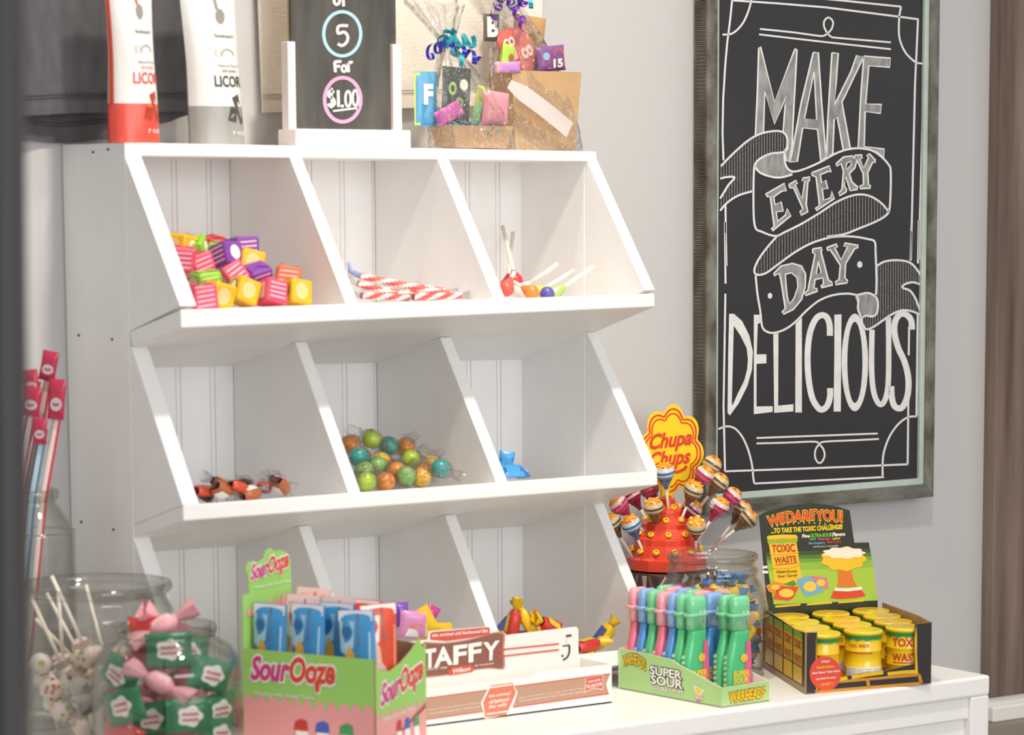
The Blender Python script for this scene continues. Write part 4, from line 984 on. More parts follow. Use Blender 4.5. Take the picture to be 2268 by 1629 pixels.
class TQ:                                      # slanted text box on the header: four pixel corners
    def __init__(s, a, b_, c, d): s.q = (a, b_, c, d)
    def __call__(s, u, v, h=0):
        A, B, C_, D = s.q; x = (A[0]*(1-u)+B[0]*u)*(1-v)+(D[0]*(1-u)+C_[0]*u)*v; y = (A[1]*(1-u)+B[1]*u)*(1-v)+(D[1]*(1-u)+C_[1]*u)*v; return T_(x, y, h)
for ch, q in zip('TAFFY', (((952, 1481), (956, 1480), (956, 1440), (952, 1441)), ((961, 1480), (1003, 1473), (996, 1431), (968, 1435)), ((1004, 1474), (1032, 1470), (1035, 1427), (1004, 1431)), ((1038, 1469), (1065, 1465), (1067, 1422), (1037, 1427)), ((1071, 1466), (1103, 1461), (1107, 1419), (1070, 1424)))):
    Fq = TQ(*q)
    if ch == 'T': Fq = TQ((938, 1482), (966, 1479), (966, 1436), (938, 1440))
    b.text(ch, Fq, (0, 0, 1, 1), PAPER, .035, 0, .0012, .035)
b.text('the original old fashioned flat', TQ((957, 1415), (1080, 1404), (1081, 1393), (957, 1404)), (0, .1, 1, .9), PAPER, .02, .2, .0009)
b.text('Wilson', TQ((1003, 1493), (1042, 1486), (1041, 1477), (1003, 1483)), (0, 0, 1, 1), PAPER, .02, .2, .0014)
b.text('BY McCRAW', TQ((1052, 1478), (1094, 1472), (1094, 1468), (1052, 1474)), (0, 0, 1, 1), M('#e8d8cc'), .02, 0, .0011)
b.text('SINCE 1908', TQ((946, 1486), (990, 1481), (990, 1477), (946, 1482)), (0, 0, 1, 1), M('#e8d8cc'), .02, 0, .0011)
b.build('lettering', tf)
b = MB(); DBR = M('#5a3a3c', .5)
b.poly(T_, tp(1253, 1412, 1254, 1407, 1266, 1406, 1266, 1411), DBR, .0004); b.stroke(T_, tp(1246, 1432, 1262, 1430), 3, DBR, .0004); b.stroke(T_, smooth(tp(1261, 1430, 1261, 1445, 1256, 1457, 1247, 1463)), 4.2, DBR, .0004); b.poly(T_, tp(1243, 1453, 1246, 1450, 1249, 1455, 1245, 1457), DBR, .0004)
b.stroke(T_, tp(1258, 1413, 1253, 1424, 1260, 1428), 1.2, M('#cfc4bd'), .0004); b.build('cane_print', tf)
# tray front print
class TFp:
    def __call__(s, u, v, h=0): return PX(u, v, 1, ty0-h)
T2 = TFp()
b = MB(); strip = tp(938, 1549, 1350, 1495, 1340, 1516, 1347, 1536, 938, 1595)
b.poly(T2, tp(938, 1547, 1352, 1492, 1342, 1516, 1349, 1539, 938, 1597), TRED, .0002); b.poly(T2, strip, TBE, .0004)
hexo = tp(1085, 1518, 1134, 1511, 1146, 1535, 1130, 1583, 1074, 1593, 1065, 1558)
b.poly(T2, hexo, PAPER, .0006); b.poly(T2, tp(1088, 1519, 1135, 1513, 1143, 1536, 1121, 1585, 1075, 1590, 1070, 1557), M('#d97a5c'), .0008)
for y in (1521, 1580): b.stroke(T2, [(1085, y+3), (1134, y-4)] if y < 1550 else [(1078, y+3), (1124, y-4)], 3, PAPER, .001)
b.poly(T2, tp(1296, 1503, 1336, 1495, 1336, 1530, 1316, 1527, 1293, 1537), M('#e0b6a0'), .0006); b.poly(T2, tp(1299, 1504, 1334, 1497, 1334, 1526, 1316, 1523, 1297, 1532), TRED, .0008)
b.build('front_print', tf)
class T2Q(TQ):
    def __call__(s, u, v, h=0):
        A, B, C_, D = s.q; x = (A[0]*(1-u)+B[0]*u)*(1-v)+(D[0]*(1-u)+C_[0]*u)*v; y = (A[1]*(1-u)+B[1]*u)*(1-v)+(D[1]*(1-u)+C_[1]*u)*v; return T2(x, y, h)
b = MB()
for i, s in enumerate(('the original', 'old fashioned', 'flat taffy')): b.text(s, T2Q((1083, 1548+i*12), (1130-i*3, 1541+i*12), (1130-i*3, 1533+i*12), (1083, 1540+i*12)), (0, 0, 1, 1), PAPER, .02, .2, .0012)
for i, s in enumerate(('ENJOY THE ORIGINAL FLAVOR AND TEXTURE OF REAL', 'OLD FASHIONED FLAT TAFFY STRETCHED GRAPE')):
    b.text(s, T2Q((1150, 1549+i*7), (1292, 1528+i*7), (1292, 1524+i*7), (1150, 1545+i*7)), (0, 0, 1, 1), M('#ead9cc'), .01, 0, .0008)
    b.text(s[:28], T2Q((950, 1576+i*8), (1062, 1560+i*8), (1062, 1556+i*8), (950, 1572+i*8)), (0, 0, 1, 1), M('#ead9cc'), .01, 0, .0008)
b.text('FLAVOR', T2Q((1300, 1526), (1333, 1519), (1333, 1512), (1300, 1518)), (0, 0, 1, 1), PAPER, .02, 0, .0012); b.text('GRAPE', T2Q((1302, 1514), (1330, 1509), (1330, 1504), (1302, 1509)), (0, 0, 1, 1), PAPER, .01, 0, .0012)
b.build('front_lettering', tf)
# ------------------------------------------------------------------ sour spray bottles in their box
SGREEN = M('#aed68b', .45); PCARD = M('#eddcd9', .5)
A = PX(1598, 1568, 2, ZT+.0006)
eL = Vector((-.078, .974, 0)).normalized(); eS = Vector((.985, .03, 0)).normalized()
Ls = min(reach(A, eL, 1357), (-.287-A.y)/eL.y); Ws = reach(A, eS, 1706)
B_, D_ = A+eL*Ls, A+eS*Ws; E_ = B_+eS*Ws
sb = thing('spray_candy_box', (A+E_)/2-Vector((0, 0, .0005)), 'light green sour candy spray box with sloping sides beside the taffy tray', 'display box')
hB = rise(B_, 1436); hA = rise(A, 1525); hD = rise(D_, 1508)
tops = [(0, hB), (.30, hB-.001), (.52, hB-.003), (.60, hB-.008), (1, hA)]
b = MB(); solid_card(b, B_, A, hB, hA, SGREEN, PCARD, top=tops); b.build('side_wall', sb)
b = MB(); solid_card(b, A, D_, hA, hD, SGREEN, PCARD); b.build('front_wall', sb)
b = MB(); solid_card(b, D_, E_, hA, hB, SGREEN, PCARD, top=[(1-t, h) for t, h in tops[::-1]]); b.build('side_wall', sb)
b = MB(); solid_card(b, E_, B_, hB, hB, SGREEN, PCARD); b.build('back_wall', sb)
b = MB(); b.hexa([A, D_, E_, B_]+[q+Vector((0, 0, .0014)) for q in (A, D_, E_, B_)], PCARD); b.build('base', sb)
nS = Vector(((A-B_).y, -(A-B_).x, 0)).normalized(); nF = Vector(((D_-A).y, -(D_-A).x, 0)).normalized()
FS = Panel(B_, A-B_, Vector((0, 0, hB)), nS); FF = Panel(A, D_-A, Vector((0, 0, hA)), nF)
b = MB()
for s, r in (('SUPER', (.32, .50, .62, .70)), ('SOUR', (.33, .27, .63, .48))):
    b.text(s, FS, r, INK, .09, 0, .0003, 0.0); b.text(s, FS, r, PAPER, .03, 0, .0007, 0.0)
    def low(u, v, h=0): return FS(u, v, h)
    b.text(s, FS, (r[0], r[1], r[2], r[1]+(r[3]-r[1])*.4), M('#f3dfa0', .45), .0, 0, .0003, 0.0)
b.text('DOUBLE DROPS', FS, (.335, .15, .64, .235), M('#b58a5a', .45), .06, 0, .0003, 0.0); b.text('DOUBLE DROPS', FS, (.335, .15, .64, .235), PAPER, .02, 0, .0007, 0.0)
b.build('lettering', sb); b = MB(); b.text('WARHEADS', FF, (.16, .18, .88, .70), M('#a8572a', .4), .10, 0, .0003, 0.0, lambda a, c: (a, c+.25*math.sin(a*3.1)*0+.12*a)); b.text('WARHEADS', FF, (.16, .18, .88, .70), YEL, .03, 0, .0007, 0.0, lambda a, c: (a, c+.12*a))
b.build('lettering', sb); b = MB(); b.text('WARHEADS', FS, (.045, .60, .275, .86), M('#8a4a22', .4), .08, 0, .0003, 0.0, lambda a, c: (a, c+.45*math.sin(a*3.14)-.2)); b.text('WARHEADS', FS, (.045, .60, .275, .86), YEL, .02, 0, .0007, 0.0, lambda a, c: (a, c+.45*math.sin(a*3.14)-.2))
b.build('lettering', sb)
b = MB()
b.poly(FS, [(.735, .42), (.835, .34), (.805, .16), (.80, .04), (.765, .05), (.76, .18)], PAPER, .0004)
b.poly(FS, [(.75, .38), (.82, .33), (.80, .22), (.765, .24)], YEL, .0007); b.poly(FS, [(.745, .22), (.835, .17), (.83, .10), (.75, .14)], M('#d9b9a0'), .0008); b.poly(FS, pts_circle(.785, .07, .018, .03, 12), M('#d06a8a'), .0009)
b.build('bottle_print', sb)
def liquid(name, c, tint):
    m = mat(name, c, .12, coat=.4); m.node_tree.nodes['Principled BSDF'].inputs['Transmission Weight'].default_value = .0; return m
TONE = dict(pink=(liquid('pink_plastic', '#e4738f', 1), liquid('pink_clear_cap', '#f0a3ae', 1), M('#f2b6c0', .3)), blue=(liquid('blue_plastic', '#4a92d6', 1), liquid('blue_clear_cap', '#87aee4', 1), M('#a9cdf0', .3)), green=(liquid('green_plastic', '#52c284', 1), liquid('green_clear_cap', '#79cf9c', 1), M('#b4e0b8', .3)))
PINKL = M('#e2648c', .35); GREYM = M('#b9bdb8', .3)
def rrect(w, d, r=.45, n=20, off=0):
    return [(off+w/2*(abs(math.cos(a))**r)*(1 if math.cos(a) >= 0 else -1), d/2*(abs(math.sin(a))**r)*(1 if math.sin(a) >= 0 else -1)) for a in [math.tau*(i+.5)/n for i in range(n)]]
def spray(col, H=.124):
    body, cap, hi = TONE[col]
    t = thing('spray_bottle', (0, 0, 0), None, 'spray candy', 'sour candy spray bottles in the light green box')
    def loft(secs, m, b):
        rings = [[Vector((x, y, z)) for x, y in rrect(w, d, .5, 20, off)] for z, w, d, off in secs]; n = 20
        vs = [p for r_ in rings for p in r_]; fs = [(j*n+i, j*n+(i+1) % n, (j+1)*n+(i+1) % n, (j+1)*n+i) for j in range(len(rings)-1) for i in range(n)]
        fs += [tuple(range(n))[::-1], tuple(range((len(rings)-1)*n, len(rings)*n))]; b.add(vs, fs, m, True)
    b = MB(); loft([(0, .030, .0135, 0), (.002, .034, .0148, 0), (.030, .0345, .0148, 0), (.050, .031, .014, .001), (.066, .026, .0125, .003), (.078, .024, .012, .004), (.084, .024, .012, .004)], body, b); b.build('bottle', t, world=False)
    b = MB(); loft([(.083, .0262, .0135, .003), (.112, .0262, .0135, .003), (.118, .0255, .0125, .003), (.1225, .022, .0095, .003), (.124, .015, .005, .003)], cap, b)
    loft([(.0985, .030, .0168, .0015), (.1005, .031, .0175, .0015), (.1025, .030, .0168, .0015)], cap, b); b.build('cap', t, world=False)
    b = MB(); b.box((.0155, -.0004, .102), (.018, .0004, .104), GREYM); b.tube([(.010, -.0069, .090), (.010, -.0069, .106)], .0014, GREYM, 6)
    b.tube([(.004, -.0069, .090), (.004, -.0069, .106)], .0011, GREYM, 6); b.build('spray_tube', t, world=False)
    # printed card label wrapping the lower front and one edge
    b = MB(); P = Panel((-.016, -.0077, 0), (.033, 0, 0), (0, 0, .07), Vector((0, -1, 0)))
    b.poly(P, [(.62, .02), (.99, .02), (.99, .60), (.93, .99), (.74, .98), (.70, .62)], PINKL, .0004)
    b.poly(P, [(.12, .04), (.62, .04), (.68, .46), (.12, .5)], body, .0003)
    b.text('SUPER', P, (.14, .38, .88, .48), YEL, .04, 0, .0008); b.text('SOUR', P, (.16, .26, .86, .36), YEL, .04, 0, .0008); b.poly(P, pts_circle(.62, .70, .17, .075, 12), M('#e3c04a'), .0007); b.text('DROPS', P, (.3, .12, .8, .18), PAPER, .02, 0, .0008)
    Q = Panel((-.0174, .004, .012), (0, -.008, 0), (0, 0, .045), Vector((-1, 0, 0)))
    for k in range(6): b.stroke(Q, [(.1, .08+.15*k), (.9, .12+.15*k)], .35, hi, .0004, 4)
    b.build('label', t, world=False); return t
sprot = {c: spray(c) for c in ('pink', 'blue', 'green')}; sus = set()
Rbase = Matrix((eS, eL, Vector((0, 0, 1)))).transposed()
seqs = (('front rank', .27, ['pink', 'blue', 'green', 'pink', 'blue', 'green', 'green'], .055), ('rank behind', .74, ['green', 'pink', 'blue', 'green', 'pink', 'blue', 'green', 'green'], .09))
for rank, fs_, cols, start in seqs:
    pr = None; n = len(cols)
    cnt = {}
    for k, c in enumerate(cols):
        u = Ls*(1-start)-k*.0172
        if rank == 'rank behind' and k >= 6: u -= .010
        o = sprot[c] if c not in sus else copy_tree(sprot[c]); sus.add(c)
        o.location = A+eL*(u-.001)+eS*(Ws*fs_)+Vector((0, 0, .0016))
        o.rotation_euler = (Rbase @ rot(random.uniform(-.02, .02), random.uniform(-.015, .015), random.uniform(-.04, .04))).to_euler()
        cnt[c] = cnt.get(c, 0)+1
        o['label'] = '%s spray bottle, %s from the left in the %s of the sour box' % (c, ORD[k], rank)
# ------------------------------------------------------------------ lollipop stand
cs = Vector((.824, -.105, ZT))
cs = Vector((PX(1476, 1300, 1, -.105).x, -.105, ZT))
CHR, CHRL, CHY = mat('glossy_red_plastic', '#e2442a', .18, coat=.6), M('#ef6a45', .2), mat('glossy_yellow_plastic', '#f4c61a', .25, coat=.3)
cst = thing('lollipop_stand', cs, 'red tiered lollipop stand with a yellow flower sign, between the shelf and the chalkboard', 'lollipop stand')
b = MB(); z1 = rise(cs, 1262); bw = .052
SWB = M('#54433f', .5)
b.box((cs.x-bw, cs.y-bw, ZT+.0005), (cs.x+bw, cs.y+bw, ZT+z1), SWB)
for P in (Panel((cs.x-bw, cs.y-bw, ZT), (2*bw, 0, 0), (0, 0, z1), Vector((0, -1, 0))), Panel((cs.x-bw, cs.y+bw, ZT), (0, -2*bw, 0), (0, 0, z1), Vector((-1, 0, 0)))):
    rw = random.Random(5)
    for k in range(3):
        b.stroke(P, smooth([(.06+.30*k+.08*math.sin(2.2*j+k), .02+.16*j) for j in range(7)], 4), [.07+.035*math.sin(j*.5+k) for j in range(25)], M('#c9bcb2', .5), .0004)
        b.stroke(P, smooth([(.20+.30*k+.07*math.sin(2.2*j+k+.6), .02+.16*j) for j in range(7)], 4), .05, M('#8d7368', .5), .0004)
    b.poly(P, pts_circle(.30, .66, .20, .26, 20), M('#d9447c'), .0008); b.stroke(P, pts_circle(.30, .70, .075, .11, 20)+[(.375, .70)], .04, PAPER, .0011)
    for rr, c in ((.30, '#efe2cf'), (.25, '#d2584a'), (.21, '#efc84a'), (.16, '#d2584a'), (.11, '#efe2cf')): b.poly(P, pts_circle(.86, .50, rr*.55, rr, 20), M(c), .0008+.0001*(.3-rr)*10)
b.build('printed_base', cst, bevel=.0008)
tiers = [(1258, 1205, .054, .047), (1205, 1172, .0435, .039), (1170, 1143, .0335, .029), (1142, 1116, .024, .021), (1116, 1096, .012, .010)]
zs = []
b = MB()
prof_ = []
for k, (p0, p1, ra, rb_) in enumerate(tiers):
    za, zb2 = rise(cs, p0), rise(cs, p1); zs.append((za, zb2, ra))
    prof_ += [(ra, za), (ra, za+(zb2-za)*.45), (rb_+.002, za+(zb2-za)*.55), (tiers[k+1][2]+.001 if k < 4 else .001, zb2)]
b.lathe([(.001, zs[0][0])]+prof_, 14, CHR, cs, False); b.build('tiered_body', cst, bevel=.0006)
holes = []
for k, n, ph in ((0, 12, .1), (1, 10, .35), (2, 8, .1), (3, 6, .4)):
    za, zb2, ra = zs[k]; rb_ = tiers[k][3]; rn_ = tiers[k+1][2]
    for i in range(n):
        a = ph+math.tau*i/n; r_ = (rb_+rn_)/2+.002; holes.append((k, a, cs+Vector((r_*math.cos(a), r_*math.sin(a), za+(zb2-za)*.80))))
for k, a, p in holes:
    tl = Matrix.Rotation(a, 3, 'Z') @ Matrix.Rotation(.55, 3, 'Y')
    b = MB(); b.lathe([(.0016, .0012), (.0016, .0020), (.0028, .0026), (.0042, .0018), (.0046, -.001)], 12, CHY, p, True, tl); b.build('stick_hole', cst)
# flower sign
yb = cs.y+.004
class Sign:
    def __call__(s, u, v, h=0): return PX(u, v, 1, yb-h)
FSg = Sign()
def petal(cx, cy, rx, ry, k=8, d=.13, rt=.1): return [(cx+rx*(1-d+d*abs(math.cos(k*(a-rt)/2))**.8*1.6)*math.cos(a), cy+ry*(1-d+d*abs(math.cos(k*(a-rt)/2))**.8*1.6)*math.sin(a)) for a in [math.tau*i/96 for i in range(96)]]
outl = petal(1487, 998, 67, 95)
b = MB(); b.loft([FSg(*p, -.0025) for p in outl], [FSg(*p, .0) for p in outl], mat('sign_yellow', '#f3d21f', .35)); b.build('flower_sign', cst, bevel=.0004)
b = MB(); z9 = rise(cs, 1098); b.box((cs.x-.006, cs.y+.001, ZT+z9-.02), (cs.x+.006, cs.y+.006, FSg(1487, 1060).z), mat('sign_yellow', '#f3d21f')); b.build('sign_stem', cst)
b = MB()
for s_, w in ((.90, 3.6), (.80, 3.0)):
    q = petal(1487, 998, 67*s_, 95*s_); b.stroke(FSg, q+[q[0]], w, M('#e2402a'), .0004)
b.build('sign_outline', cst)
b = MB(); RC = M('#e0402c', .4)
class Sq:
    def __init__(s, x0, y0, x1, y1, sl): s.q = (x0, y0, x1, y1, sl)
    def __call__(s, u, v, h=0): x0, y0, x1, y1, sl = s.q; return FSg(x0+(x1-x0)*u, y1+(y0-y1)*v+sl*(u-.5), h)
b.text('Chupa', Sq(1440, 958, 1531, 1000, -12), (0, 0, 1, 1), RC, .03, .32, .0008); b.text('Chups', Sq(1440, 999, 1529, 1040, -10), (0, 0, 1, 1), RC, .03, .32, .0008)
b.stroke(FSg, smooth([(1478, 1044), (1500, 1046), (1517, 1038), (1520, 1032)], 4), 6, RC, .0008); b.build('sign_lettering', cst)
# lollipops on the stand
LCOL = dict(choc=('#a38a66', '#d8caa6', '#75593c'), pink=('#d7648a', '#f0d5d8', '#c23a63'), blue=('#5b93c6', '#d9e2ea', '#4a7fb0'), red=('#c5375a', '#eac3cb', '#8f2446'))
def chupa(kind, sticker, L=.060, r=.0132):
    c = [mat('wrap_%s_%d' % (kind, i), x, .22, .25, 90, coat=.3) for i, x in enumerate(LCOL[kind])]
    t = thing('wrapped_lollipop', (0, 0, 0), None, 'lollipop', 'wrapped lollipops on the red stand')
    T = lambda f0, f1: [(r*math.sin(math.pi*f), -r*.95*math.cos(math.pi*f)+L+r*.7) for f in [f0+(f1-f0)*i/5 for i in range(6)]]
    b = MB(); O = mat('wrap_top_yellow', '#f0b62a', .22, .4, 120, coat=.3, col2='#e0702a')
    b.lathe(T(.68, .999), 18, O); b.lathe(T(.55, .68), 18, c[1]); b.lathe(T(.47, .55), 18, c[2]); b.lathe(T(.38, .47), 18, c[1] if kind != 'pink' else c[0]); b.lathe(T(.30, .38), 18, c[2]); b.lathe(T(.14, .30), 18, c[0])
    b.grid(lambda u, v: Vector(((.0055*(1-v)**1.5+.0024+.0012*math.sin(6*math.tau*u)*(1-v))*math.cos(math.tau*u), (.0055*(1-v)**1.5+.0024+.0012*math.sin(6*math.tau*u)*(1-v))*math.sin(math.tau*u), L+r*.7-r*.80-v*.013)), 24, 4, c[2], cu=True)
    for k in range(5):
        a = math.tau*k/5; b.poly(lambda u, v, h=0: Vector((r*.62*math.cos(a)+u, r*.62*math.sin(a)+v, L+r*.7+r*.95*math.sqrt(max(0, 1-.62**2))+.0006)), pts_circle(0, 0, .0024, .0024, 8), M('#f6da52', .25))
    b.build('wrapped_head', t, world=False)
    b = MB(); b.tube([(0, 0, 0), (0, 0, L-.004)], .0019, STICK, 8); b.build('stick', t, world=False)
    if sticker:
        b = MB(); fn = lambda u, v, h=0: Vector((-(r+.0006+h)*math.cos((u-.5)*1.0)*math.cos((v-.5)*.9), (r+.0006+h)*math.sin((u-.5)*1.0), L+r*.7+r*math.sin((v-.5)*.9)))
        b.grid(lambda u, v: fn(u, v), 5, 5, PAPER)
        for k in range(6): b.stroke(fn, [(.15+.13*k, .25), (.15+.13*k, .8)], .05, INK, .0003)
        b.build('price_sticker', t, world=False)
    return t
lp = {}
def cpx(px, py, dep):                          # point at a distance dep in front of the stand's axis plane
    q0 = Vector((cs.x, cs.y, 0))-Fh*dep; d = ray(px, py); return CAM+d*((q0-CAM).dot(Fh)/d.dot(Fh))
# head column and row, distance forward, kind, sticker, label
LPS = [(1472, 1046, .030, 'blue', 0, 'blue wrapped lollipop in front of the yellow flower sign', (1480, 1128)),
       (1560, 1052, .012, 'pink', 0, 'pink wrapped lollipop right of the flower sign with a chocolate one above it', (1506, 1125)),
       (1577, 1030, -.02, 'choc', 0, 'topmost chocolate lollipop against the chalkboard frame', (1512, 1130)),
       (1536, 1086, .030, 'choc', 0, 'chocolate lollipop low on the right edge of the flower sign', (1504, 1163)),
       (1593, 1068, -.006, 'choc', 0, 'chocolate lollipop over the corner of the chalkboard', (1530, 1150)),
       (1622, 1100, -.012, 'pink', 0, 'pink wrapped lollipop below the chalkboard lettering, right of the sticker one', (1545, 1190)),
       (1594, 1122, .022, 'pink', 1, 'pink wrapped lollipop with a barcode sticker right of the stand', (1545, 1198)),
       (1658, 1150, -.010, 'choc', 0, 'chocolate lollipop farthest right on the stand', (1585, 1210)),
       (1644, 1130, -.034, 'choc', 0, 'chocolate lollipop half hidden behind the farthest right one', (1588, 1205)),
       (1542, 1166, .046, 'choc', 0, 'chocolate lollipop just above the round gum jar', (1541, 1205)),
       (1448, 1124, .034, 'choc', 0, 'chocolate lollipop left of the red tiers', (1461, 1198)),
       (1398, 1162, .040, 'blue', 1, 'blue wrapped lollipop with a barcode sticker near the shelf edge', (1430, 1236)),
       (1370, 1118, .020, 'pink', 0, 'pink wrapped lollipop under the corner of the middle shelf lip', (1437, 1190)),
       (1398, 1096, -.012, 'red', 0, 'red wrapped lollipop behind the shelf lip', (1438, 1160)),
       (1355, 1158, .030, 'choc', 1, 'lollipop with a barcode sticker peeping past the shelf edge', (1398, 1230)),
       (1438, 1084, -.03, 'pink', 1, 'lollipop with a sticker tucked under the shelf lip', (1466, 1160)),
       (1534, 1128, .0, 'red', 0, 'red wrapped lollipop in the middle behind two chocolate ones', (1505, 1163))]
for px, py, dep, kind, stk, lab, foot in LPS:
    key = (kind, stk)
    if key not in lp: o = lp[key] = chupa(kind, stk)
    else: o = copy_tree(lp[key])
    hd = cpx(px, py, dep); ft = cpx(foot[0], foot[1], dep*.62)
    d = (hd-ft).normalized(); Lh = .060+.0132*.7
    # keep the head where it is; the stick end comes to the hole
    o.location = hd-d*Lh; o.rotation_euler = d.to_track_quat('Z', 'Y').to_euler()
    if stk: o.rotation_euler = (d.to_track_quat('Z', 'Y').to_matrix() @ Matrix.Rotation(-.9+math.pi*.0, 3, 'Z')).to_euler()
    o['label'] = lab
# ------------------------------------------------------------------ drum candy box
DRY, DRG, BLK = mat('drum_yellow', '#f0c81e', .2, coat=.4), M('#3f9a4a', .25), M('#2b2829', .45)
T0 = PX(1783, 1538, 2, ZT+.0006); T1 = PX(2062, 1515, 2, ZT+.0006)
eF = (T1-T0).normalized(); Wt = (T1-T0).length
eD = (PX(1714, 1494, 2, ZT+.0006)-T0).normalized(); Lt = .212
T2_, T3 = T1+eD*Lt, T0+eD*Lt
tb = thing('drum_candy_box', (T0+T2_)/2-Vector((0, 0, .0005)), 'black and yellow box of candy drums with a tall printed back card', 'display box')
hT0 = rise(T0, 1402); hT1 = rise(T1, 1379)
b = MB()                                       # cut-out front: two posts and a low sill
u_ = lambda px: reach(T0, eF, px)/Wt
ul, ur = u_(1809), u_(2025)
zsl = rise(T0+eF*Wt*.4, 1492)
solid_card(b, T0, T1, hT0, hT1, BLK, CARDB, top=[(0, hT0), (ul, hT0*.99), (ul+.001, zsl), (.40, zsl-.003), (.42, zsl-.001), (.64, zsl+.0005), (ur-.001, zsl+.006), (ur, hT1*.985), (1, hT1)]); b.build('front_wall', tb)
b = MB(); solid_card(b, T3, T0, hT1*.98, hT0, BLK, CARDB, top=[(0, hT1), (.75, hT1*.94), (.88, hT0*.97), (1, hT0)]); b.build('side_wall', tb)
b = MB(); solid_card(b, T1, T2_, hT1, hT1, BLK, CARDB, top=[(0, hT1), (.25, hT1+.001), (1, hT1-.004)]); b.build('side_wall', tb)
b = MB(); b.hexa([T0, T1, T2_, T3]+[q+Vector((0, 0, .0014)) for q in (T0, T1, T2_, T3)], CARDB); b.build('base', tb)
# front print: post drums, pallet and red roundel
nT = Vector((eF.y, -eF.x, 0)).normalized()
class TFr:
    """front face, points in photograph pixels"""
    def __call__(s, px, py, h=0):
        d = ray(px, py); t = ((T0-CAM).dot(nT))/d.dot(nT); return CAM+d*t+nT*h
FT = TFr(); q5 = lambda *p: [(1690+p[i]/5.67, 1310+p[i+1]/5.67) for i in range(0, len(p), 2)]
b = MB()
OR_, DY = M('#c98a2c', .4), M('#e6b91c', .3)
for a_, w in ((q5(655, 1270, 1980, 1160), 7.5), (q5(930, 1140, 1960, 1050), 6), (q5(672, 1240, 672, 1275), 7), (q5(1310, 1110, 1325, 1210), 7), (q5(1955, 1045, 1985, 1160), 7)): b.stroke(FT, a_, w, OR_, .0005)
for a_ in (q5(1110, 1085, 1300, 1050, 1505, 1022), q5(1560, 1040, 1760, 1020, 1930, 1010), q5(960, 1105, 1055, 1090)): b.stroke(FT, a_, 8, DY, .0008)
b.poly(FT, q5(668, 525, 672, 840, 690, 1200, 672, 1280, 660, 1100, 664, 700), DY, .0003)
b.poly(FT, q5(1925, 430, 1932, 640, 1930, 800, 1942, 1010, 1950, 1050, 1912, 1055, 1905, 600)[::-1], DY, .0003)
b.build('front_print', tb)
b = MB(); b.poly(FT, [(1690+(780+198*math.cos(a))/5.67, 1310+(1035+212*math.sin(a))/5.67) for a in [math.tau*i/36 for i in range(36)]], M('#dd4a38', .4), .0010, .0012)
class FQ:
    def __init__(s, a, b_, c, d): s.q = q5(*a, *b_, *c, *d)
    def __call__(s, u, v, h=0):
        A_, B1, C1, D1 = s.q; return FT((A_[0]*(1-u)+B1[0]*u)*(1-v)+(D1[0]*(1-u)+C1[0]*u)*v, (A_[1]*(1-u)+B1[1]*u)*(1-v)+(D1[1]*(1-u)+C1[1]*u)*v, h)
for s, q, m in (('Unique', ((725, 905), (830, 895), (830, 862), (725, 872)), PAPER), ('Double-Action', ((670, 975), (880, 955), (880, 925), (670, 945)), YEL), ('Sour Flavor! "Just when', ((612, 1050), (950, 1020), (950, 985), (612, 1015)), PAPER), ("you think it's sour", ((655, 1122), (905, 1098), (905, 1065), (655, 1090)), PAPER), ('~ it\'s HOT ~', ((705, 1190), (870, 1172), (870, 1138), (705, 1158)), YEL)):
    b.text(s, FQ(*q), (0, 0, 1, 1), m, .02, 0, .0016)
b.build('red_roundel', tb)
# left side print of drums
SPn = Panel(T3, T0-T3, Vector((0, 0, hT0)), Vector(((T0-T3).y, -(T0-T3).x, 0)).normalized())
b = MB()
for k in range(4):
    u0 = .06+.225*k
    b.poly(SPn, [(u0, .12), (u0+.20, .12), (u0+.20, .93), (u0, .93)], M('#e3b622', .35), .0003); b.poly(SPn, [(u0, .86), (u0+.20, .86), (u0+.20, .96), (u0, .96)], M('#7fb23e', .35), .0005)
    for s, v in (('TOXIC', .68), ('WASTE', .44)): b.text(s, SPn, (u0+.02, v, u0+.18, v+.13), M('#c2452a', .4), .03, 0, .0006)
    b.stroke(SPn, [(u0, .40), (u0+.20, .40)], .012, M('#6a4a1a'), .0006, .5)
b.poly(SPn, [(.0, .0), (1, .0), (1, .10), (.0, .10)], M('#a98f6a', .5), .0003)
b.build('side_print', tb)
# back card
nB = nT
Tb = T3-eD*.004
class TBk:
    def __call__(s, px, py, h=0):
        d = ray(px, py); t = ((Tb-CAM).dot(nB))/d.dot(nB); return CAM+d*t+nB*h
BK = TBk(); q1 = lambda *p: [(1650+p[i]/3.079, 1100+p[i+1]/3.079) for i in range(0, len(p), 2)]
zlow = ZT+.0012
outl = q1(98, 132, 140, 108, 200, 88, 300, 64, 400, 52, 470, 48, 550, 56, 640, 72, 714, 96, 722, 150, 740, 280, 747, 318, 845, 315, 870, 470, 905, 706)
lowR = BK(*q1(905, 720)[0]); lowR.z = zlow; lowL = BK(*q1(195, 740)[0]); lowL.z = zlow
F_ = [BK(*p) for p in outl]+[lowR, lowL]
DKG = M('#2f3529', .45)
b = MB(); b.loft([p-nB*.0015 for p in F_], F_, DKG); b.build('back_card', tb)
b = MB()                                       # green field with dark crest fading in bands
gcol = ['#4f6a34', '#6f9a38', '#8bb83c', '#9fca42', '#aace48']
gy = [(372, 400, '#3f4f2e'), (400, 425, '#557a33'), (425, 450, '#74a038'), (450, 500, '#8fbc3f'), (500, 726, '#a6c843')]
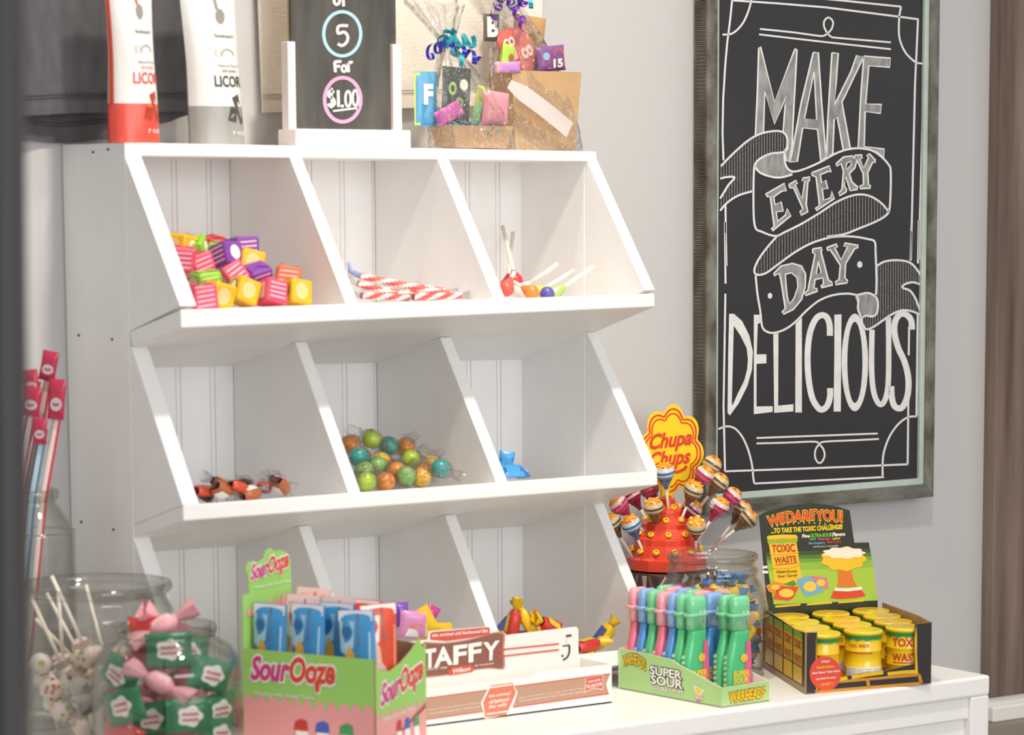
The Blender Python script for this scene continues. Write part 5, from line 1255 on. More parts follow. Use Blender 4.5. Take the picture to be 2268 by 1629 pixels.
def edge(y, side):
    pl = [(98, 132), (120, 260), (150, 460), (195, 735)] if side == 0 else [(747, 318), (845, 315), (870, 470), (905, 706), (907, 730)]
    for (xa, ya), (xb, yb_) in zip(pl, pl[1:]):
        if ya <= y <= yb_ or (side == 1 and yb_ < ya and y <= 318): return xa+(xb-xa)*(y-ya)/((yb_-ya) or 1)
    return pl[-1][0]
for y0, y1, c in gy:
    b.poly(BK, q1(edge(y0, 0)+2, y0+12, edge(y0, 1)-2, y0-16, edge(y1, 1)-2, y1-16, edge(y1, 0)+2, y1+12)[::-1], M(c, .45), .0003)
for i in range(3): b.stroke(BK, q1(205+i*215, 752-i*14, 385+i*215-8, 738-i*14), 4.5, M('#e0c028', .4), .0006)
b.build('green_field', tb)
b = MB()
class BQ:
    def __init__(s, a, b_, c, d): s.q = q1(*a, *b_, *c, *d)
    def __call__(s, u, v, h=0):
        A_, B1, C1, D1 = s.q; return BK((A_[0]*(1-u)+B1[0]*u)*(1-v)+(D1[0]*(1-u)+C1[0]*u)*v, (A_[1]*(1-u)+B1[1]*u)*(1-v)+(D1[1]*(1-u)+C1[1]*u)*v, h)
for s, q in (('WE', ((165, 210), (268, 180), (262, 112), (150, 140))), ('DARE', ((285, 175), (468, 160), (475, 92), (278, 106))), ('YOU!', ((488, 162), (662, 176), (662, 100), (478, 92)))):
    b.text(s, BQ(*q), (0, 0, 1, 1), YEL, .07, .0, .0005, 0.0); b.text(s, BQ(*q), (0, 0.04, 1, 1), M('#e5482e', .4), .03, .0, .0009, 0.0)
for k in range(14): b.poly(BK, [(1650+(185+36*k+5*math.cos(a))/3.079, 1100+(205-25*math.sin(k*.24)+9*math.sin(a))/3.079) for a in [i for i in range(7)]], M('#d9b92a', .4), .0004)
b.text('...TO TAKE THE TOXIC CHALLENGE!', BQ((178, 252), (662, 222), (662, 192), (178, 220)), (0, 0, 1, 1), YEL, .05, 0, .0006)
b.text('Five', BQ((390, 283), (437, 280), (437, 258), (390, 260)), (0, 0, 1, 1), PAPER, .04, 0, .0006); b.text('ULTRA-SOUR', BQ((443, 280), (592, 273), (592, 249), (443, 256)), (0, 0, 1, 1), M('#6fc04a'), .05, 0, .0006); b.text('Flavors', BQ((597, 272), (680, 268), (680, 245), (597, 248)), (0, 0, 1, 1), PAPER, .04, 0, .0006)
for s, x0, x1, y, c in (('Apple', 437, 482, 304, '#7fb23e'), ('Watermelon', 495, 580, 301, '#d9486a'), ('Lemon', 595, 647, 297, '#e0c028'), ('Blue Raspberry', 434, 545, 332, '#6aa6d9'), ('Black Cherry', 560, 655, 324, '#d0484a')): b.text(s, BQ((x0, y), (x1, y-4), (x1, y-24), (x0, y-20)), (0, 0, 1, 1), M(c), .03, 0, .0006)
b.text('ARTIFICIALLY FLAVORED', BQ((462, 350), (635, 342), (635, 332), (462, 340)), (0, 0, 1, 1), M('#cfcabb'), .02, 0, .0006)
b.build('back_lettering', tb)
b = MB()                                       # printed drum and sachets
DYP, DYS = M('#eec22c', .4), M('#d9a41e', .4)
b.poly(BK, q1(148, 275, 160, 268, 250, 260, 345, 262, 358, 275, 357, 300, 350, 320, 360, 380, 372, 470, 383, 545, 388, 575, 330, 592, 250, 595, 200, 585, 188, 480, 172, 390, 162, 330, 152, 312)[::-1], DYP, .0006)
b.poly(BK, q1(150, 296, 250, 285, 356, 290, 352, 318, 300, 312, 250, 322, 200, 318, 156, 322)[::-1], M('#8fb83a'), .0008)
for a_ in (q1(165, 392, 270, 398, 368, 380), q1(180, 490, 280, 494, 380, 468), q1(150, 292, 250, 296, 356, 286)): b.stroke(BK, smooth(a_), 2, DYS, .0009)
for s, q in (('TOXIC', ((182, 382), (342, 376), (335, 325), (182, 332))), ('WASTE', ((200, 458), (352, 446), (345, 405), (198, 415)))): b.text(s, BQ(*q), (0, 0, 1, 1), M('#c0342a'), .03, 0, .0010)
b.stroke(BK, q1(205, 468, 352, 455), 1.6, M('#c0342a'), .0010)
b.text('Hazardously', BQ((212, 530), (355, 522), (355, 500), (212, 506)), (0, 0, 1, 1), M('#6a4a1a'), .02, .1, .0010); b.text('Sour Candy', BQ((222, 560), (355, 550), (355, 528), (222, 536)), (0, 0, 1, 1), M('#6a4a1a'), .02, .1, .0010)
for pts, c in ((q1(140, 610, 200, 580, 262, 595, 200, 665, 160, 650), '#d9902e'), (q1(225, 612, 365, 618, 330, 690, 295, 712, 190, 700), '#dc4a34'), (q1(346, 568, 440, 542, 538, 650, 412, 685), '#6fb0d6'), (q1(440, 542, 555, 555, 570, 632, 520, 625), '#d77a96'), (q1(262, 600, 330, 572, 350, 600, 330, 612), '#5f8a3a')):
    b.poly(BK, pts[::-1], M(c, .4), .0008)
for cx, cy, rx, ry in ((280, 660, 52, 30), (440, 615, 45, 36), (515, 590, 30, 24), (205, 620, 30, 18)): b.poly(BK, q1(*[v for i in range(14) for v in (cx+rx*math.cos(-i*math.tau/14), cy+ry*math.sin(-i*math.tau/14))]), M('#efc84e', .4), .0011)
b.build('drum_picture', tb)
b = MB()                                       # plain cloud burst instead of a figure
cl = [(670+150*(1+.07*math.cos(9*a))*math.cos(a), 425+80*(1+.07*math.cos(9*a))*math.sin(a)) for a in [-math.tau*i/54 for i in range(54)]]
b.poly(BK, q1(*[v for p in cl for v in p]), M('#efc22c', .4), .0008)
cw = [(672+140*(1+.08*math.cos(9*a))*math.cos(a), 385+38*(1+.1*math.cos(9*a))*math.sin(a)) for a in [-math.tau*i/54 for i in range(54)]]
b.poly(BK, q1(*[v for p in cw for v in p]), M('#f1ead9', .4), .0010)
b.poly(BK, q1(632, 500, 724, 498, 735, 560, 762, 615, 628, 620, 634, 560)[::-1], M('#dd7a2e', .4), .0007); b.poly(BK, q1(605, 640, 790, 632, 822, 680, 760, 692, 660, 700, 582, 695)[::-1], M('#d9492e', .4), .0007)
b.stroke(BK, q1(608, 634, 700, 638, 796, 626), 7, M('#f1ead9', .4), .0010)
b.build('cloud_burst_picture', tb); b = MB()
for x, y in ((128, 483), (142, 482), (128, 515), (146, 516)): b.poly(BK, q1(x-9, y+10, x+9, y+9, x+9, y-9, x-9, y-8), PAPER, .0008)
b.build('icon_print', tb)
# drums
def drum(H=.0695, R_=.0232):
    t = thing('candy_drum', (0, 0, 0), None, 'candy drum', 'yellow candy drums in the black box')
    b = MB(); b.lathe([(.001, 0), (R_*.95, 0), (R_*.98, .0015), (R_*.97, .004), (R_*.97, H*.30), (R_*1.0, H*.315), (R_*1.0, H*.335), (R_*.97, H*.35), (R_*.97, H*.60), (R_*1.0, H*.615), (R_*1.0, H*.635), (R_*.97, H*.65), (R_*.97, H*.86)], 40, DRY); b.build('drum_body', t, world=False)
    b = MB(); b.lathe([(R_*.97, H*.86), (R_*1.03, H*.865), (R_*1.03, H*.915)], 40, DRG); cyl = lambda u, v, h=0: Vector(((R_*.985+h)*math.sin((u-.5)*3.0), -(R_*.985+h)*math.cos((u-.5)*3.0), v*H))
    full = lambda u, v, h=0: Vector(((R_*.985+h)*math.sin(math.tau*u), -(R_*.985+h)*math.cos(math.tau*u), v*H))
    for i in range(36): 
        a0, a1 = i/36, (i+1)/36; d0 = .855-.035*abs(math.sin(i*.9))-.02*(i % 3 == 0); d1 = .855-.035*abs(math.sin((i+1)*.9))-.02*((i+1) % 3 == 0)
        b.add([full(a0, d0, .0004), full(a1, d1, .0004), full(a1, .875, .0004), full(a0, .875, .0004)], [(0, 1, 2, 3)], DRG)
    b.build('green_collar', t, world=False)
    b = MB(); b.lathe([(R_*1.03, H*.915), (R_*1.06, H*.925), (R_*1.06, H*.965), (R_*1.0, H*.985), (R_*.9, H*.978), (R_*.7, H*.978), (.001, H*.99)], 40, DRY); b.build('lid', t, world=False)
    b = MB(); RT_ = M('#c0342a', .3)
    for k in range(2):
        cc = (lambda off: (lambda u, v, h=0: Vector(((R_*.985+h)*math.sin((u-.5)*2.0+off), -(R_*.985+h)*math.cos((u-.5)*2.0+off), v*H))))(k*math.pi)
        if k == 0:
            b.text('TOXIC', cc, (.10, .665, .90, .80), RT_, .03, 0, .0006); b.text('WASTE', cc, (.10, .40, .90, .53), RT_, .03, 0, .0006); b.stroke(cc, [(.1+.08*i, .365) for i in range(11)], .012, RT_, .0006, .6)
            b.text('HAZARDOUSLY SOUR CANDY', cc, (.05, .06, .95, .13), M('#4a3a1a'), .02, 0, .0006, None, lambda a, c: (a, c-.8*math.sin(math.pi*a)+.5))
        else:
            b.grid(lambda u, v: cc(-.1+1.2*u, .16+.18*v, .0005), 10, 1, PAPER)
            for i in range(4): b.text('Nutrition Facts sugar, malic acid', cc, (-.05, .175+.04*i, 1.05, .2+.04*i), M('#6a6660'), 0, 0, .0009)
            b.stroke(cc, [(0+.1*i, .60) for i in range(8)], .012, RT_, .0006, .6); b.text('TOXIC WASTE', cc, (.0, .70, .6, .76), RT_, .02, 0, .0006)
    b.build('print', t, world=False); return t
dp = drum(); first = True
rank = ['front', 'second', 'third', 'back']; colm = ['left', 'middle', 'right']
g0_ = T0+eF*.031+eD*.030; stepF = (Wt-.031-.0285)/2; stepD = (Lt-.030-.031)/3
for j in range(4):
    for i in range(3):
        o = dp if first else copy_tree(dp); first = False
        o.location = g0_+eF*(stepF*i)+eD*(stepD*j)+Vector((0, 0, .0016))
        ang = {(0, 2): .42, (0, 1): 2.5, (0, 0): 2.0}.get((j, i), random.uniform(0, 6))
        o.rotation_euler = (0, 0, {(0, 2): -.62, (0, 1): 2.55, (0, 0): 2.0}.get((j, i), ang))
        o['label'] = 'yellow candy drum in the %s rank, %s of three' % (rank[j], colm[i])
for x in MATS: pass
# ------------------------------------------------------------------ sweets in the bins
def binpos(px, py, y, k, lift):
    p = PX(px, py, 1, y); p.z = max(p.z, fz(k, min(max(p.x, .02), .64), y)+lift); return p
def cube_candy(col, seed, s=.0285):
    r = random.Random(seed); m = M(col, .28)
    t = thing('cube_candy', (0, 0, 0), None, 'candy', 'wrapped cube candies in the top left bin')
    b = MB(); h = s/2
    b.box((-h, -h, -h), (h, h, h), m); b.build('wrapper', t, bevel=.0035, seg=3, world=False)
    b = MB()
    fr = Panel((-h, -h, -h), (s, 0, 0), (0, 0, s), Vector((0, -1, 0))); rt = Panel((h, -h, -h), (0, s, 0), (0, 0, s), Vector((1, 0, 0))); lf = Panel((-h, h, -h), (0, -s, 0), (0, 0, s), Vector((-1, 0, 0)))
    if col == '#eab41f':
        b.poly(lf, pts_circle(.5, .52, .30, .36, 16), INK, .0003); b.poly(lf, pts_circle(.52, .55, .22, .28, 10), PAPER, .0006)
        b.poly(fr, pts_circle(.45, .5, .30, .34, 16), M('#e6c88a'), .0003); b.poly(rt, pts_circle(.5, .5, .24, .3, 12), PAPER, .0003)
    else:
        b.poly(lf, [(.2, .2), (.78, .15), (.8, .8), (.25, .82)], M('#dcb9a8', .5), .0003)
        for k in range(4): b.stroke(fr, [(.12, .2+.19*k), (.85, .24+.19*k)], .06, M('#e6c2d2' if col != '#8cc63a' else '#d5e8b0', .5), .0003)
        b.poly(rt, pts_circle(.5, .5, .26, .3, 12), PAPER, .0003)
    for sx_ in (-1, 1):                       # folded end flaps
        b.poly(Panel((-h, -h, h), (s, 0, 0), (0, s, 0), Vector((0, 0, 1))), [(.5, .5), (.5+sx_*.42, .1), (.5+sx_*.42, .9)][::sx_], m, .0008)
    b.build('print', t, world=False); return t
CC = dict(purple='#7d3f9c', red='#c8363a', green='#8cc63a', yellow='#eab41f', pink='#dd4f6c', orange='#ee6b3a')
cproto = {k: cube_candy(v, i) for i, (k, v) in enumerate(CC.items())}; cu = set()
for c, px, py, y, lab in (
    ('pink', 438, 660, -.247, 'pink cube candy in the front row right behind the slanted edge'), ('yellow', 487, 655, -.247, 'yellow cube candy with the larger black and white label, front row'), ('yellow', 538, 656, -.246, 'yellow cube candy in the middle of the front row'), ('pink', 592, 658, -.248, 'pink cube candy between two yellow ones in the front row'), ('yellow', 652, 660, -.246, 'yellow cube candy at the right end of the front row'),
    ('green', 456, 630, -.215, 'dark-labelled green cube candy in the second row'), ('pink', 507, 620, -.214, 'pink cube candy in the second row under the light purple one'), ('purple', 568, 622, -.215, 'light purple cube candy in the second row beside the orange one'), ('orange', 638, 628, -.214, 'orange cube candy at the right of the pile'),
    ('pink', 404, 574, -.180, 'pink cube candy half hidden behind the slanted side edge'), ('pink', 446, 592, -.183, 'big pink cube candy in the third row'), ('purple', 499, 580, -.182, 'purple cube candy in the third row left of the yellow one'), ('yellow', 553, 583, -.183, 'yellow cube candy on top at the right, beneath the dark purple one'),
    ('yellow', 410, 553, -.148, 'yellow cube candy peeping out at the back left of the pile'), ('green', 438, 560, -.150, 'light green cube candy at the back left of the pile'), ('red', 470, 552, -.146, 'red cube candy at the top back of the pile'), ('green', 484, 566, -.150, 'small green wrapped cube candy beside the red one'), ('purple', 541, 552, -.150, 'dark purple cube candy topmost on the pile')):
    o = cproto[c] if c not in cu else copy_tree(cproto[c]); cu.add(c)
    p0_ = binpos(px, py, y, 1, .0145)
    rr = random.Random(px*7+py)
    def gen(t):
        f = 1 if t == 0 else 1+t*.12
        o.location = p0_+(Vector((rr.uniform(-.004, .004), rr.uniform(-.004, .006), rr.uniform(-.001, .004)))*(f-1) if t else Vector((0, 0, 0)))
        o.location.x = max(o.location.x, .045)
        o.rotation_euler = (rr.uniform(-.18, .18)*f, rr.uniform(-.18, .18)*f, -.35+rr.uniform(-.35, .35)*f)
    settle(o, 'cubes', gen, 20); o['label'] = lab
# striped sticks in the top middle bin
SR, SW_, SBc = M('#d8564f', .35), M('#f3e3dc', .35), M('#8f9dc8', .4)
def cane(a, c, r, lab, tip=None):
    a, c = Vector(a), Vector(c); t = thing('striped_candy_stick', a, lab, 'candy stick', 'striped candy sticks in the top middle bin')
    ax = (c-a); L_ = ax.length; ax.normalize(); s = ax.orthogonal().normalized(); q = ax.cross(s); b = MB(); n, m_ = 12, max(8, int(L_/.0022))
    for j in range(m_):
        for i in range(n):
            f = lambda ii, jj: a+ax*(L_*jj/m_)+(s*math.cos(math.tau*ii/n)+q*math.sin(math.tau*ii/n))*r
            b.add([f(i, j), f(i+1, j), f(i+1, j+1), f(i, j+1)], [(0, 1, 2, 3)], SR if ((i*2+j) % 12) < 7 else SW_, True)
    b.build('stick', t)
    for e, d in ((a, -ax), (c, ax)):
        b = MB(); b.grid(lambda u, v: e+d*(v*.016)+(s*math.cos(math.tau*u)+q*math.sin(math.tau*u)*.5)*(r*.7+v*r*(1+.3*math.sin(5*math.tau*u))), 15, 3, CLEARW, cu=True); b.build('clear_wrapper', t)
    if tip:
        b = MB(); b.tube([a, a-ax*.012+Vector((0, 0, .004)), a-ax*.014+Vector((0, 0, .014))], [.0035, .003, .002], tip, 8); b.build('blue_twist', t)
bp = lambda px, py, y, l=.007: binpos(px, py, y, 1, l)
for (x0, y0, d0), (x1, y1, d1), lab, tip in (
    ((798, 612, -.19), (1012, 655, -.235), 'long red striped candy stick lying across the bin with a blue twisted end', SBc), ((792, 628, -.235), (880, 655, -.247), 'short striped candy stick nearest the slanted edge of the divider', None),
    ((880, 630, -.16), (985, 645, -.19), 'striped candy stick behind the long one', None), ((800, 655, -.252), (905, 660, -.250), 'striped candy stick lying along the front lip at the left', None),
    ((915, 658, -.252), (1020, 655, -.252), 'striped candy stick lying along the front lip at the right', None), ((830, 640, -.215), (945, 660, -.238), 'striped candy stick in the middle of the heap', None), ((900, 640, -.11), (1000, 645, -.14), 'pale candy stick at the back of the bin', None)):
    cane(bp(x0, y0, d0), bp(x1, y1, d1), .0039, lab, tip)
# loose lollipops in the top right bin
def binlolly(px, py, tx, ty, y, y2, hc, lab, r=.0095, name='stick_lollipop'):
    h = binpos(px, py, y, 1, r*.9); e = PX(tx, ty, 1, y2); d = (e-h).normalized()
    t = thing('bin_lollipop', h, lab, 'lollipop', 'lollipops in the top right bin'); b = MB()
    Mx = d.to_track_quat('Z', 'Y').to_matrix()
    b.ball(h, r, hc, 16, 10); b.grid(lambda u, v: h+Mx @ Vector((r*(.75-.45*v+.1*math.sin(7*math.tau*u)*(1-v))*math.cos(math.tau*u), r*(.75-.45*v+.1*math.sin(7*math.tau*u)*(1-v))*math.sin(math.tau*u), r*.6+v*r*1.3)), 28, 4, hc, cu=True); b.build('wrapped_head', t)
    b = MB(); b.tube([h+d*r*.5, e], .0026, STICK, 10); b.build('stick', t)
for a in ((1150, 645, 1236, 585, -.20, -.235, M('#f0e2dc', .35), 'lollipop with the thick bright stick pointing up to the right'), (1190, 650, 1270, 600, -.16, -.15, M('#c3d24a', .35), 'lollipop with the stick parallel behind the bright one'),
          (1225, 652, 1316, 590, -.17, -.19, M('#9fc85c', .35), 'lollipop with the longest stick, nearest the right panel'), (1178, 648, 1128, 620, -.24, -.20, M('#e0813a', .35), 'orange lollipop lying at the front lip'),
          (1142, 622, 1113, 502, -.125, -.05, M('#c8353c', .35), 'red wrapped lollipop standing in the back corner, stick leaning left'), (1124, 632, 1136, 516, -.085, -.035, M('#c8353c', .35), 'lollipop in the back corner with its stick leaning right'),
          (1122, 640, 1139, 603, -.225, -.215, M('#d9574c', .35), 'red lollipop with a short stick beside the divider'), (1212, 652, 1236, 640, -.225, -.20, M('#54509c', .35), 'dark blue lollipop lying at the lip')):
    binlolly(*a)
# wrapped sweets, middle row
CAR, CARG, CARC = M('#7c4038', .3), M('#d9a02f', .3), M('#c64a35', .3)
def tw_proto(mb, me, L, r, seed, lab, cat, grp, box=True, name='twist_candy', fan=1.0):
    b = MB(); twist(b, L, r, mb, me, seed, lab, box, fan); o = b.build(name, loc=(0, 0, 0)); return tag(o, None, cat, grp)
def scatter(protos_, items, k, zone, lift):
    us_ = set()
    for pi, px, py, y, e, lab in items:
        src = protos_[pi]; o = src if pi not in us_ else copy_tree(src); us_.add(pi)
        p = binpos(px, py, y, k, lift); rr = random.Random(px+31*py)
        def gen(t):
            o.location = p+Vector((rr.uniform(-1, 1), rr.uniform(-1.3, .7), rr.uniform(-.1, 1.0)))*(.0006*t); o.rotation_euler = (e[0]+rr.uniform(-.05, .05)*t, e[1]+rr.uniform(-.05, .05)*t, e[2]+rr.uniform(-.08, .08)*t)
        settle(o, zone, gen, 16); o['label'] = lab
G2 = 'brown and gold sweets in the middle left bin'
pr2 = [tw_proto(CAR, CLEARW, .024, .0085, 2, CARG, 'candy', G2), tw_proto(CARC, CLEARW, .022, .008, 4, CARG, 'candy', G2), tw_proto(M('#a9603a', .3), CLEARW, .024, .0085, 6, PAPER, 'candy', G2), tw_proto(M('#b99ab0', .3), CLEARW, .02, .008, 8, M('#c0355c'), 'candy', G2)]
scatter(pr2, [(1, 448, 1088, -.225, (0, .1, .3), 'red sweet at the far left of the middle left bin'), (0, 490, 1075, -.20, (.2, .5, -.2), 'dark brown sweet topmost in the middle left bin'), (2, 476, 1092, -.235, (0, 0, .6), 'light brown sweet in front of the topmost brown one'), (1, 510, 1090, -.235, (.3, 0, -.3), 'red sweet in the middle of the middle left bin'), (0, 535, 1084, -.215, (0, .1, .9), 'brown sweet just right of the topmost one'), (2, 548, 1093, -.240, (.4, -.1, 0), 'light brown sweet at the front lip of the middle left bin'), (1, 575, 1088, -.225, (0, 0, .4), 'red and gold sweet right of centre in the middle left bin'), (2, 600, 1090, -.235, (0, .2, -.4), 'light brown sweet toward the right of the middle left bin'), (3, 622, 1080, -.22, (.2, .3, .2), 'mauve sweet at the right end of the heap'), (0, 462, 1094, -.205, (0, 0, 1), 'brown sweet behind the red one at the left')], 2, 'mid left', .008)
def gumball(col, seed):
    t = thing('wrapped_gumball', (0, 0, 0), None, 'gumball', 'gumballs in clear wrappers in the middle centre bin'); m = mat('gumball_'+col, col, .25, coat=.3)
    b = MB(); b.ball((0, 0, 0), .0118, m, 20, 12); b.build('gumball', t, world=False)
    b = MB(); twist(b, .033, .0138, CLEARW, CLEARW, seed, None, False, .75); r = random.Random(seed)
    for k in range(5):
        a, e = r.random()*6.28, r.uniform(-.3, 1.2); d = Vector((math.cos(a)*math.cos(e)*1.1, math.sin(a)*math.cos(e), math.sin(e)*.9)); s = d.orthogonal().normalized(); q = d.cross(s).normalized()
        b.add([d*.0141+(s*math.cos(i)+q*math.sin(i))*.0016 for i in range(6)], [tuple(range(6))], M('#c0356e', .3))
    b.build('clear_wrapper', t, world=False); return t
GC = dict(orange='#f2942c', teal='#35a7a0', lime='#b7d936', yellow='#f2c530', green='#8fc46a')
gp = {k: gumball(v, i+3) for i, (k, v) in enumerate(GC.items())}
gitems = [('teal', 794, 1012, -.200, 'teal gumball nearest the left divider'), ('orange', 776, 985, -.165, 'orange gumball half hidden by the left divider'), ('lime', 814, 988, -.165, 'lime gumball at the back left, beside a teal one'), ('teal', 848, 992, -.165, 'second teal gumball, at the top of the heap'), ('orange', 897, 992, -.160, 'orange gumball topmost at the right'), ('lime', 899, 1026, -.195, 'lime gumball in the middle right of the heap'), ('yellow', 855, 1022, -.185, 'yellow gumball in the very middle of the heap'), ('orange', 878, 1046, -.225, 'orange gumball just left of the heap middle, second row'), ('orange', 938, 1050, -.220, 'orange gumball farthest right of its colour'), ('yellow', 948, 1030, -.190, 'yellow gumball at the right behind an orange one'), ('orange', 853, 1068, -.250, 'orange gumball at the front lip'), ('green', 808, 1050, -.225, 'green gumball low at the left'), ('green', 905, 1066, -.250, 'green gumball at the front lip'), ('lime', 815, 1068, -.252, 'lime gumball in the left front corner'), ('teal', 972, 1056, -.235, 'teal gumball at the right end of the heap'), ('green', 838, 1040, -.205, 'green gumball under the middle yellow one'), ('yellow', 920, 1070, -.252, 'yellow gumball at the front lip on the right')]
ug = set()
for c, px, py, y, lab in gitems:
    o = gp[c] if c not in ug else copy_tree(gp[c]); ug.add(c); p = binpos(px, py, y, 2, .0125); rr = random.Random(px*3+py)
    def gen(t): o.location = p+Vector((rr.uniform(-1, 1), rr.uniform(-1, 1), rr.uniform(-.1, 1)))*(.0004*t); o.rotation_euler = (rr.uniform(-.6, .6), rr.uniform(-.5, .5), rr.uniform(-1.5, 1.5))
    settle(o, 'gumballs', gen, 30); o['label'] = lab
def packet(loc, w, h, t_, m, rotv, lab, cat, grp, prints, name='candy_packet'):
    t = thing(name, loc, lab, cat, grp); t.rotation_euler = rotv; p = Pillow(w, h, t_); b = MB(); p.mesh(b, m); b.build('wrapper', t, world=False)
    b = MB()
    for pts, c in prints: b.poly(p, pts, M(c), .0006)
    if prints: b.build('print', t, world=False)
    return t
NV, SKY = '#2a5fb0', '#4aa0dc'
packet(binpos(1117, 1056, -.165, 2, .004), .020, .032, .008, M(SKY, .3), (.1, .12, -.5), 'blue wrapped sweet standing up beside the right divider', 'candy', 'blue sweets in the middle right bin', [([(.1, .2), (.9, .25), (.9, .4), (.1, .35)], NV), ([(.1, .6), (.9, .65), (.9, .8), (.1, .75)], NV)])
packet(binpos(1140, 1058, -.225, 2, .004), .030, .020, .008, M(SKY, .3), (-.8, 0, -.2), 'blue wrapped sweet lying behind the front lip', 'candy', 'blue sweets in the middle right bin', [([(.1, .3), (.9, .3), (.9, .7), (.1, .7)], NV)])
packet(binpos(1162, 1058, -.20, 2, .003), .026, .018, .008, M('#2f78c4', .3), (-.9, 0, .3), 'darker blue sweet at the end of the small group', 'candy', 'blue sweets in the middle right bin', [([(.1, .3), (.9, .3), (.9, .6), (.1, .6)], '#bcd9ee')])
# bottom row
G3 = 'bright wrapped sweets in the bottom middle bin'
PKS = ((912, 1415, -.235, .036, .034, '#d98fc0', (.1, .1, -.3), 'pink wrapped sweet beside the sachet box', [([(.2, .1), (.7, .1), (.6, .35), (.3, .4)], '#f2efe9'), ([(.3, .45), (.8, .5), (.75, .6), (.35, .55)], '#e58a5a')]), (934, 1398, -.205, .018, .034, '#c73f8e', (.1, .5, -.2), 'magenta sweet with a pointed end behind the pink one', []), (952, 1412, -.240, .034, .038, '#eabf26', (.15, -.5, -.5), 'yellow wrapped sweet leaning right behind the taffy header', [([(.3, .15), (.8, .1), (.6, .6)], '#f1d98a')]), (889, 1390, -.22, .018, .03, '#7b4fc0', (0, 0, -.2), 'purple sweet mostly hidden by the sachet box', []), (985, 1412, -.23, .03, .018, '#eabf26', (-.3, .1, .2), 'yellow sweet lying low behind the header', []))
for px, py, y, w, h, c, e, lab, prn in PKS:
    p = PX(px, py, 1, y); p.z = max(p.z, fz(3, p.x, y)+.004); packet(p, w, h, .012, M(c, .3), e, lab, 'candy', G3, prn)
G4 = 'yellow and red chews in the bottom right bin'
CY, CR_, CBb = M('#edc51f', .3), M('#c93a33', .3), M('#4a5f9c', .35)
pr4 = [tw_proto(CY, CY, .036, .009, 2, CBb, 'candy', G4), tw_proto(CR_, CY, .034, .009, 5, CY, 'candy', G4), tw_proto(CY, CR_, .034, .0085, 8, CR_, 'candy', G4)]
scatter(pr4, [(1, 1136, 1382, -.215, (0, -1.35, -.3), 'red and yellow chew standing on end beside the divider'), (0, 1122, 1390, -.19, (.2, -.7, 0), 'yellow chew behind the upright one'), (0, 1165, 1394, -.215, (.3, .35, -.2), 'yellow chew with a blue label right of the upright one'), (2, 1190, 1398, -.20, (0, -.1, .2), 'yellow chew with a red label in the middle of the heap'), (1, 1208, 1400, -.225, (.2, .5, .1), 'red chew above the white header card'), (0, 1230, 1412, -.23, (.1, .2, .4), 'yellow chew low behind the header card'), (1, 1300, 1430, -.25, (0, -.1, .1), 'red chew at the right end of the bottom lip'), (0, 1335, 1424, -.235, (.2, -.5, -.1), 'yellow chew at the right end of the bottom lip')], 3, 'bot right', .008)
